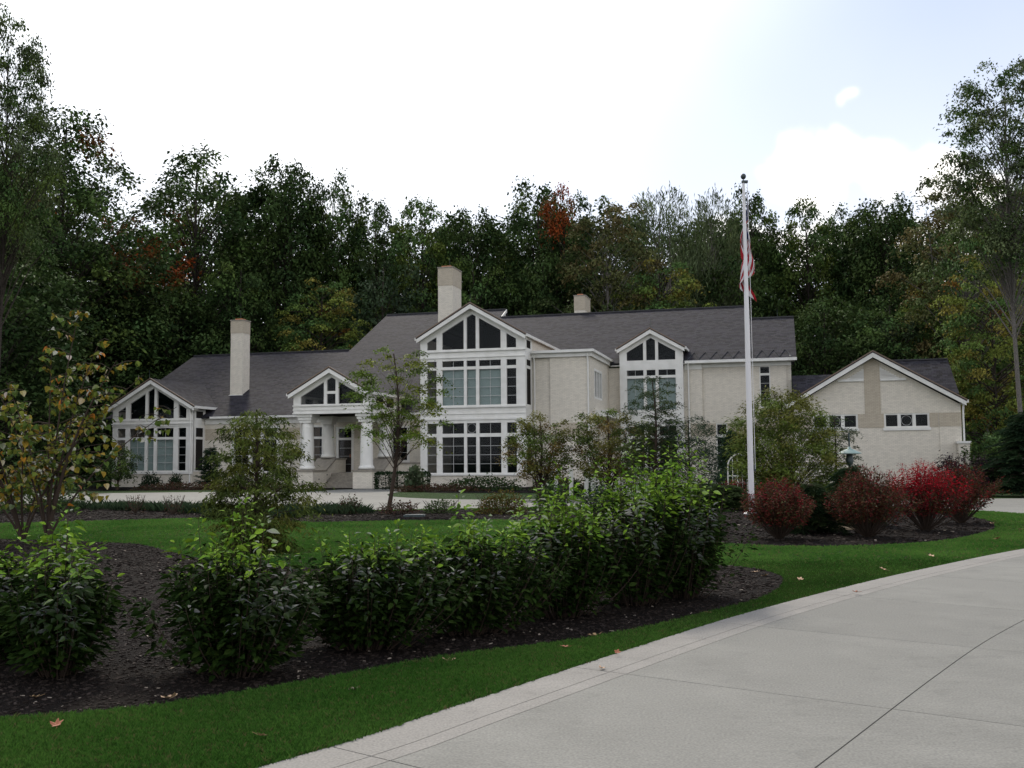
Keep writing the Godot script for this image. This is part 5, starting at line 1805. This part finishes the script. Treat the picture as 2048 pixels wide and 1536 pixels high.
func mound(called: String, label: String, category: String, at: Vector3, sd: int, h: float, wide: float, pal: Array, size: float, group := "", box := false, deep := 0.0, n := 1400) -> Node3D:
	var r := RandomNumberGenerator.new()
	r.seed = sd
	var l := Leaves.new()
	var w := MB.new()
	var nz := noise(1.3, 3, sd)
	for k in 14:
		var a := k * 2.399
		w.tube([Vector3.ZERO, Vector3(cos(a) * wide * 0.3, h * 0.4, sin(a) * wide * 0.2), Vector3(cos(a) * wide * 0.42, h * 0.8, sin(a) * (deep if deep > 0 else wide) * 0.4)], [0.012, 0.008, 0.003], 4, false)
	for k in n:
		var p: Vector3
		var out: Vector3
		if box:
			p = Vector3(r.randf_range(-0.5, 0.5) * wide, r.randf_range(0.05, 1.0) * h, r.randf_range(-0.5, 0.5) * deep)
			if r.randf() < 0.8:
				match r.randi() % 4:
					0, 1: p.y = h * r.randf_range(0.92, 1.03)
					2: p.z = deep * 0.5 * r.randf_range(0.9, 1.04)
					3: p.x = wide * 0.5 * signf(p.x) * r.randf_range(0.93, 1.03)
			out = Vector3(0, 0.6, 0.5)
		else:
			var d := Vector3(r.randfn(0, 1), absf(r.randfn(0, 1)), r.randfn(0, 1)).normalized()
			var f := pow(r.randf(), 0.28) * (0.85 + 0.4 * nz.get_noise_3dv(d * 1.4))
			p = Vector3(d.x * wide * 0.5, d.y * h, d.z * (deep if deep > 0 else wide) * 0.5) * f
			out = d
		var dir := (out + Vector3(r.randfn(0, 0.7), r.randfn(0, 0.5), r.randfn(0, 0.7))).normalized()
		var side := dir.cross(Vector3(r.randfn(0, 1), 1, r.randfn(0, 1))).normalized()
		var s := size * r.randf_range(0.6, 1.2)
		l.leaf(p, dir * s, side * s * 0.3, Vector3(0, -0.1 * s, 0), pick(pal, r))
	return plant(called, label, category, at, 0.0, Vector3.ONE, [w.mesh(), l.mesh()], M.twig, M.leaf, group, ["stem", "foliage"])


func make_bedding() -> void:
	var box := [Color(0.016, 0.032, 0.014), Color(0.020, 0.038, 0.016)]
	var green := [Color(0.036, 0.062, 0.022), Color(0.045, 0.070, 0.022), Color(0.03, 0.052, 0.02)]
	var rust := [Color(0.07, 0.032, 0.024), Color(0.055, 0.034, 0.022), Color(0.05, 0.042, 0.022)]
	var gold := [Color(0.085, 0.085, 0.022), Color(0.11, 0.07, 0.022), Color(0.06, 0.075, 0.022)]
	mound("boxwood_hedge", "clipped dark hedge right of the front steps", "hedge", Vector3(-6.0, 0, -55.0), 701, 0.95, 2.9, box, 0.12, "", true, 1.0, 2600)
	mound("perennial_bed", "mixed green perennials under the tall window bay", "flower bed", Vector3(-1.6, 0, -53.0), 702, 0.85, 5.0, green, 0.14, "", false, 1.6, 2200)
	mound("perennial_bed", "mixed perennials at the right foot of the tall bay", "flower bed", Vector3(2.3, 0, -51.5), 703, 0.85, 3.2, green + rust, 0.14, "", false, 1.4, 1600)
	mound("rusty_groundcover", "low reddish ground cover in front of the clipped hedge", "ground cover", Vector3(-4.0, 0, -52.0), 704, 0.42, 5.6, rust, 0.11, "", false, 1.6, 1800)
	mound("rusty_groundcover", "low reddish ground cover before the left window gable", "ground cover", Vector3(-19.3, 0, -58.6), 705, 0.5, 6.4, rust, 0.12, "", false, 1.6, 1800)
	mound("green_groundcover", "low light green ground cover left of the porch", "ground cover", Vector3(-14.2, 0, -57.4), 706, 0.5, 5.6, green + gold, 0.12, "", false, 1.4, 1800)
	mound("boxwood_ball", "dark clipped boxwood under the left half of the left gable window", "shrub", Vector3(-22.2, 0, -61.9), 707, 1.05, 1.5, box, 0.12, "clipped boxwood balls", false, 1.2, 1500)
	mound("boxwood_ball", "dark clipped boxwood under the right half of the left gable window", "shrub", Vector3(-20.6, 0, -61.6), 708, 0.95, 1.0, box, 0.12, "clipped boxwood balls", false, 1.0, 1200)
	mound("blade_clump", "tall pale bladed clump between the porch and the bay", "plant", Vector3(-5.1, 0, -52.6), 709, 1.5, 1.0, [Color(0.06, 0.085, 0.045), Color(0.07, 0.09, 0.05)], 0.3, "", false, 0.8, 420)
	for k in 3:
		mound("boxwood_ball", ["dark boxwood between white posts, nearest the bay", "dark boxwood between the second and third white posts", "dark boxwood left of the white lattice"][k], "shrub", Vector3(1.75 + k * 0.88, 0, -45.0 + k * 0.2), 710 + k, 0.95, 0.8, box, 0.10, "boxwoods along the white posts", false, 0.8, 900)
	# island planting
	mound("rosy_shrub", "small loose shrub with reddish leaves at the left end of the island", "shrub", Vector3(-4.9, 0, -30.6), 720, 0.62, 0.85, rust + green, 0.07, "", false, 0.8, 700)
	mound("spirea_shrub", "yellow-orange spirea mound on the island", "shrub", Vector3(-0.35, 0, -30.0), 721, 0.74, 1.9, gold, 0.075, "", false, 1.2, 2600)
	mound("dark_shrub", "dark green mound right of the spirea", "shrub", Vector3(1.2, 0, -30.6), 722, 0.95, 1.3, green, 0.08, "", false, 1.2, 1900)
	mound("grey_green_shrub", "grey-green mound behind the shoots of the near hedge", "shrub", Vector3(2.6, 0, -30.4), 723, 0.95, 1.6, [Color(0.034, 0.056, 0.03), Color(0.03, 0.05, 0.026)], 0.08, "", false, 1.2, 2000)
	mound("rosy_shrub", "low rosy shrub beneath the young upswept tree", "shrub", Vector3(-3.4, 0, -30.3), 724, 0.45, 1.5, rust, 0.07, "", false, 0.8, 900)
	mound("pale_shrub", "low pale green shrub left of the spirea", "shrub", Vector3(-2.2, 0, -30.6), 725, 0.5, 1.3, [Color(0.055, 0.08, 0.032)], 0.07, "", false, 0.8, 1000)
	mound("thin_shrub", "thin twiggy shrub on the island, left of the weeping hemlock", "shrub", Vector3(-11.8, 0, -31.6), 726, 0.75, 0.7, rust, 0.06, "", false, 0.6, 170)
	mound("thin_shrub", "thin twiggy shrub close to the weeping hemlock", "shrub", Vector3(-10.4, 0, -31.0), 727, 0.75, 0.8, rust, 0.06, "", false, 0.6, 190)
	mound("dark_shrub", "dark bush behind the yellowing tree at the left edge", "shrub", Vector3(-15.6, 0, -33.0), 728, 1.5, 3.4, DK, 0.13, "", false, 2.0, 2200)
	mound("pale_shrub", "leafy clump at the foot of the white arched gate", "shrub", Vector3(7.2, 0, -31.4), 729, 0.55, 0.8, gold, 0.08, "", false, 0.7, 600)
	mound("flower_bed", "bed of red flowers along the far side of the right drive", "flower bed", Vector3(22.0, 0, -43.6), 730, 0.42, 7.5, [Color(0.30, 0.03, 0.03), Color(0.045, 0.07, 0.022), Color(0.05, 0.08, 0.022), Color(0.10, 0.09, 0.025)], 0.13, "", false, 1.4, 2400)
	# strap-leaved edging along the drive side of the island: one border nobody would count
	var r := RandomNumberGenerator.new()
	r.seed = 740
	var xf := []
	var cols := []
	var tuft := grass_tuft(26, 0.34, 0.022, 741)
	for seg in [[-17.0, -36.6, -11.5, -33.0, 70], [-11.2, -32.8, -8.2, -30.9, 50], [-7.6, -31.2, -4.4, -30.6, 60], [-9.0, -30.0, -6.0, -29.0, 40]]:
		for k in seg[4]:
			var f := r.randf()
			var p := Vector3(lerpf(seg[0], seg[2], f) + r.randfn(0, 0.15), 0.01, lerpf(seg[1], seg[3], f) + r.randfn(0, 0.35))
			var s := r.randf_range(0.7, 1.25)
			xf.append(Transform3D(Basis(Vector3.UP, r.randf() * TAU).scaled(Vector3(s, s, s)), p))
			cols.append(pick([Color(0.035, 0.06, 0.03), Color(0.045, 0.07, 0.035)], r))
	tag(copies("border_grass", tuft, M.leaf, xf, cols, self), "strap-leaved border grass edging the island by the circular drive", "grass")


# ---------------------------------------------------------------- flagpole, gate, lattice, lantern, small things
func make_flagpole() -> void:
	var at := Vector3(6.75, 0.0, -28.6)
	var t := thing("flagpole", "tall white tapered flagpole with a dark ball on top", "flagpole", at)
	var m := MB.new()
	m.lathe([Vector2(0.0, 0.0), Vector2(0.082, 0.0), Vector2(0.08, 3.2), Vector2(0.07, 5.6), Vector2(0.054, 7.8), Vector2(0.036, 9.55), Vector2(0.0, 9.55)], 20, Vector3.ZERO)
	part("pole", m, M.pole, t)
	var c := MB.new()
	c.lathe([Vector2(0.0, 0.0), Vector2(0.24, 0.0), Vector2(0.22, 0.05), Vector2(0.12, 0.09), Vector2(0.0, 0.09)], 20, Vector3(0, 0.01, 0))
	part("base_collar", c, M.pole, t)
	var b := MB.new()
	b.lathe([Vector2(0.0, 9.66), Vector2(0.04, 9.668), Vector2(0.068, 9.70), Vector2(0.08, 9.745), Vector2(0.068, 9.79), Vector2(0.04, 9.82), Vector2(0.0, 9.83)], 16, Vector3.ZERO)
	part("ball", b, M.iron, t)
	var k := MB.new()
	k.box(Vector3(-0.05, 9.552, -0.05), Vector3(0.12, 9.62, 0.05))
	k.tube([Vector3(0, 9.62, 0), Vector3(0, 9.68, 0)], [0.015, 0.015], 6)
	part("truck", k, M.iron, t)
	var rope := MB.new()
	rope.tube([Vector3(0.10, 9.56, 0.02), Vector3(0.115, 6.5, 0.03), Vector3(0.12, 1.3, 0.04)], [0.008, 0.008, 0.008], 5)
	part("halyard", rope, M.pole, t)
	mesh_box("cleat", Vector3(0.09, 1.24, -0.02), Vector3(0.14, 1.42, 0.04), M.iron, t)
	# the flag hangs limp: hoist along the pole, fly folded down beside it
	var l := Leaves.new()
	var nx := 26
	var ny := 26
	var g := []
	for i in nx + 1:
		var row := []
		for j in ny + 1:
			var s := float(i) / nx # along the fly
			var q := float(j) / ny # 0 at the top of the hoist
			var y := 9.32 - q * 1.25 - s * 2.0
			var sway := s * (0.26 * sin(q * 8.5 + s * 5.0 + 0.6) + 0.04 * sin(s * 9.0))
			var x := 0.09 + sway - 0.06 * s
			var z := -0.06 + s * 0.10 * sin(q * 11.0 + 1.2) + 0.03 * sin(s * 17.0 + q * 4.0)
			row.append(at + Vector3(x, y, z))
		g.append(row)
	for i in nx:
		for j in ny:
			var stripe := int(float(j) / ny * 13.0)
			var col := Color(0.30, 0.02, 0.03) if stripe % 2 == 0 else Color(0.50, 0.48, 0.49)
			if i < nx * 0.4 and j < ny * 7 / 13:
				col = Color(0.022, 0.03, 0.085)
				if (i % 2 == 0) and (j % 2 == 0):
					col = Color(0.03, 0.04, 0.1)
			var b0 := l.v.size()
			for p in [g[i][j], g[i + 1][j], g[i + 1][j + 1], g[i][j + 1]]:
				l.v.append(p - at)
				l.c.append(col)
			l.i.append_array([b0, b0 + 1, b0 + 2, b0, b0 + 2, b0 + 3])
	var f := part("flag", l, M.cloth, self)
	f.position = at
	tag(f, "limp striped red and white flag with a blue canton hanging from the flagpole", "flag")


func make_gate_and_fences() -> void:
	var at := Vector3(8.15, 0, -36.2)
	var t := thing("arched_gate", "white arched metal garden gate beside the flagpole", "gate", at, TURN)
	var arch := MB.new()
	var path := [Vector3(-0.42, 0, 0), Vector3(-0.42, 1.3, 0)]
	var rad := [0.025, 0.025]
	for k in range(1, 12):
		var a := PI - PI * k / 12.0
		path.append(Vector3(cos(a) * 0.42, 1.3 + sin(a) * 0.45, 0))
		rad.append(0.025)
	path.append(Vector3(0.42, 1.3, 0))
	path.append(Vector3(0.42, 0, 0))
	rad.append_array([0.025, 0.025])
	arch.tube(path, rad, 8)
	part("arch", arch, M.white, t)
	for k in range(1, 5):
		var x := -0.42 + k * 0.168
		var m := MB.new()
		m.tube([Vector3(x, 0.05, 0), Vector3(x, 1.3 + 0.45 * sqrt(maxf(0.0, 1.0 - x * x / 0.1764)) - 0.01, 0)], [0.013, 0.013], 6)
		part("bar", m, M.white, t)
	for y in [0.12, 0.95]:
		mesh_box("rail", Vector3(-0.4, y, -0.015), Vector3(0.4, y + 0.045, 0.015), M.white, t)
	# low white fence with square posts
	var lat := thing("lattice_fence", "white lattice fence panel behind the crabapples and conifers", "fence", Vector3(5.0, 0, -43.9), TURN)
	for s in [-1.55, 0.0, 1.55]:
		mesh_box("post", Vector3(s - 0.07, 0, -0.07), Vector3(s + 0.07, 1.32, 0.07), M.white, lat)
	for y in [0.15, 1.18]:
		for s in [0, 1]:
			mesh_box("rail", Vector3(-1.478 + s * 1.55, y, -0.03), Vector3(-0.072 + s * 1.55, y + 0.07, 0.03), M.white, lat)
	for k in 20:
		var x := -1.44 + k * 0.152
		if absf(x) > 0.09:
			mesh_box("slat", Vector3(x - 0.022, 0.221, -0.012), Vector3(x + 0.022, 1.179, 0.002), M.white, lat)
	for k in 6:
		for s in [0, 1]:
			mesh_box("slat", Vector3(-1.478 + s * 1.55, 0.30 + k * 0.15, 0.003), Vector3(-0.072 + s * 1.55, 0.345 + k * 0.15, 0.015), M.white, lat)
	for k in 4:
		var p := thing("fence_post", ["square white post nearest the tall window bay", "second square white post from the bay", "third square white post from the bay", "square white post closest to the lattice"][k], "post", Vector3(1.25 + k * 0.66, 0, -44.8 + k * 0.18), TURN, "square white posts")
		mesh_box("shaft", Vector3(-0.08, 0, -0.08), Vector3(0.08, 1.12, 0.08), M.white, p)
		mesh_box("post_cap", Vector3(-0.11, 1.122, -0.11), Vector3(0.11, 1.18, 0.11), M.white, p)
	var gp := thing("pillar", "short cream pillar with a white cap at the right corner of the garage", "pillar", Vector3(24.0, 0, -53.6), TURN)
	mesh_box("shaft", Vector3(-0.28, 0, -0.28), Vector3(0.28, 2.3, 0.28), M.brick, gp)
	mesh_box("pillar_cap", Vector3(-0.34, 2.302, -0.34), Vector3(0.34, 2.42, 0.34), M.white, gp)


func make_lantern() -> void:
	var t := thing("garden_lantern", "green copper lantern with a wide conical hood behind the burning bushes", "lamp", Vector3(10.9, 0, -32.6))
	var p := MB.new()
	p.lathe([Vector2(0.0, 0), Vector2(0.05, 0), Vector2(0.045, 1.35), Vector2(0.0, 1.35)], 10, Vector3.ZERO)
	part("post", p, M.iron, t)
	var c := MB.new()
	c.lathe([Vector2(0.0, 1.35), Vector2(0.09, 1.36), Vector2(0.12, 1.5), Vector2(0.09, 1.72), Vector2(0.0, 1.74)], 16, Vector3.ZERO)
	part("lamp_body", c, M.iron, t)
	var h := MB.new()
	h.lathe([Vector2(0.0, 1.70), Vector2(0.36, 1.715), Vector2(0.385, 1.735), Vector2(0.2, 1.83), Vector2(0.07, 1.88), Vector2(0.035, 1.95), Vector2(0.0, 1.96)], 28, Vector3.ZERO)
	part("hood", h, M.verdigris, t)
	var s := MB.new()
	s.lathe([Vector2(0.0, 1.95), Vector2(0.03, 1.95), Vector2(0.025, 2.4), Vector2(0.0, 2.41)], 8, Vector3.ZERO)
	part("finial", s, M.iron, t)


func leaf_litter() -> void:
	# fallen leaves: a lobed blade, curled a little
	var shapes := []
	for k in 3:
		var r := RandomNumberGenerator.new()
		r.seed = 800 + k
		var m := MB.new()
		var rim := []
		for j in 15:
			var a := TAU * j / 15.0
			var q: float = [1.0, 0.55, 0.85][j % 3] * r.randf_range(0.85, 1.1)
			rim.append(Vector3(cos(a) * q, q * q * 0.34 + r.randf_range(0, 0.12), sin(a) * q * 0.85))
		for j in 15:
			m.face([Vector3(0, 0.04, 0), rim[(j + 1) % 15], rim[j]])
		m.tube([Vector3(0, 0.03, 0), Vector3(-0.8, 0.1, 0.2), Vector3(-1.5, 0.25, 0.3)], [0.04, 0.035, 0.03], 4)
		shapes.append(m.mesh())
	var beige := mat(lin(0.42, 0.27, 0.16), 0.8)
	var tan := mat(lin(0.30, 0.19, 0.09), 0.8)
	var rust := mat(lin(0.26, 0.09, 0.04), 0.8)
	var brown := mat(lin(0.06, 0.035, 0.02), 0.8)
	var list := [ # x, z, size, tone, label
		[-2.270, -6.760, 0.068, "beige", "large beige fallen leaf at the left of the near lawn edge", 0.050],
		[-2.140, -6.820, 0.040, "tan", "small tan leaf beside the large beige one", 0.020],
		[-0.510, -8.090, 0.060, "beige", "beige leaf on the dark mulch under the long hedge", 0.020],
		[0.730, -9.150, 0.072, "tan", "curled tan leaf at the mulch edge before the tallest shrubs", 0.020],
		[-1.300, -7.130, 0.040, "rust", "small rusty leaf on the mulch edge left of the curled brown one", 0.020],
		[-1.110, -7.050, 0.048, "brown", "dark brown curled leaf where the mulch meets the near lawn", 0.030],
		[-2.720, -6.110, 0.048, "rust", "rusty leaf on the near lawn by the left corner", 0.050],
		[-1.440, -5.840, 0.036, "tan", "small tan leaf on the near lawn close to the kerb", 0.050],
		[0.420, -8.480, 0.040, "rust", "rusty leaf on the lawn strip, left of the beige speck by the kerb", 0.050],
		[0.830, -8.220, 0.036, "rust", "rusty leaf on the lawn strip near the kerb middle", 0.050],
		[0.660, -7.710, 0.036, "beige", "beige leaf beside the kerb halfway along", 0.030],
		[3.360, -14.140, 0.048, "beige", "beige leaf at the tip of the near mulch bed", 0.020],
		[3.380, -13.670, 0.056, "tan", "tan leaf at the rounded end of the near mulch bed", 0.020],
		[3.660, -12.990, 0.056, "beige", "beige leaf on the lawn just right of the near bed tip", 0.050],
		[5.120, -14.090, 0.056, "beige", "pale leaf on the lawn below the second burning bush", 0.050],
		[3.950, -11.750, 0.048, "rust", "rusty leaf on the lawn near the kerb, right half", 0.050],
		[6.540, -15.880, 0.064, "beige", "pale leaf on the lawn below the brightest burning bush", 0.050],
		[9.140, -19.120, 0.080, "rust", "rusty leaf on the lawn near the right edge", 0.050],
		[10.730, -21.450, 0.072, "beige", "pale leaf at the right edge of the lawn", 0.050],
		[11.210, -23.700, 0.080, "tan", "tan leaf at the pointed right end of the island mulch", 0.030],
		[-3.250, -6.960, 0.040, "tan", "tan leaf on the dark mulch at the far left", 0.020],
		[2.010, -10.460, 0.040, "tan", "tan leaf on the mulch edge right of the tallest shrub", 0.020],
	]
	var r := RandomNumberGenerator.new()
	r.seed = 820
	for e in list:
		var o := MeshInstance3D.new()
		o.mesh = shapes[r.randi() % 3]
		o.material_override = {"beige": beige, "tan": tan, "rust": rust, "brown": brown}[e[3]]
		o.name = numbered("fallen_leaf")
		add_child(o)
		o.position = Vector3(e[0], e[5], e[1])
		o.rotation = Vector3(r.randfn(0, 0.15), r.randf() * TAU, r.randfn(0, 0.15))
		o.scale = Vector3.ONE * e[2]
		tag(o, e[4], "leaf", "fallen leaves")
	var st := MB.new()
	var sp := PackedVector2Array()
	for k in 11:
		var a := TAU * k / 11.0
		sp.append(Vector2(cos(a) * 0.5 * (1.0 + 0.12 * sin(a * 3.0)), sin(a) * 0.32))
	st.slab(sp, 0.0, 0.05)
	var so := part("stepping_stone", st, mat(lin(0.30, 0.23, 0.15), 0.9), self)
	so.position = Vector3(7.1, 0.012, -22.6)
	tag(so, "flat tan stepping stone in the mulch behind the burning bushes", "stone")
	var vb := part("valve_box", _valve(), M.iron, self)
	vb.position = Vector3(-2.8, 0.012, -28.8)
	tag(vb, "dark green sprinkler valve box lid in the island mulch", "valve box")


func _valve() -> MB:
	var m := MB.new()
	m.box(Vector3(-0.3, 0, -0.2), Vector3(0.3, 0.05, 0.2))
	m.box(Vector3(-0.27, 0.051, -0.17), Vector3(0.27, 0.065, 0.17))
	return m


func _ready() -> void:
	make_view()
	make_materials()
	make_ground()
	make_house()
	make_woods()
	make_garden_trees()
	make_foreground_shrubs()
	make_burning_bushes()
	make_redbud()
	make_bedding()
	make_flagpole()
	make_gate_and_fences()
	make_lantern()
	make_grass()
	make_chips()
	leaf_litter()
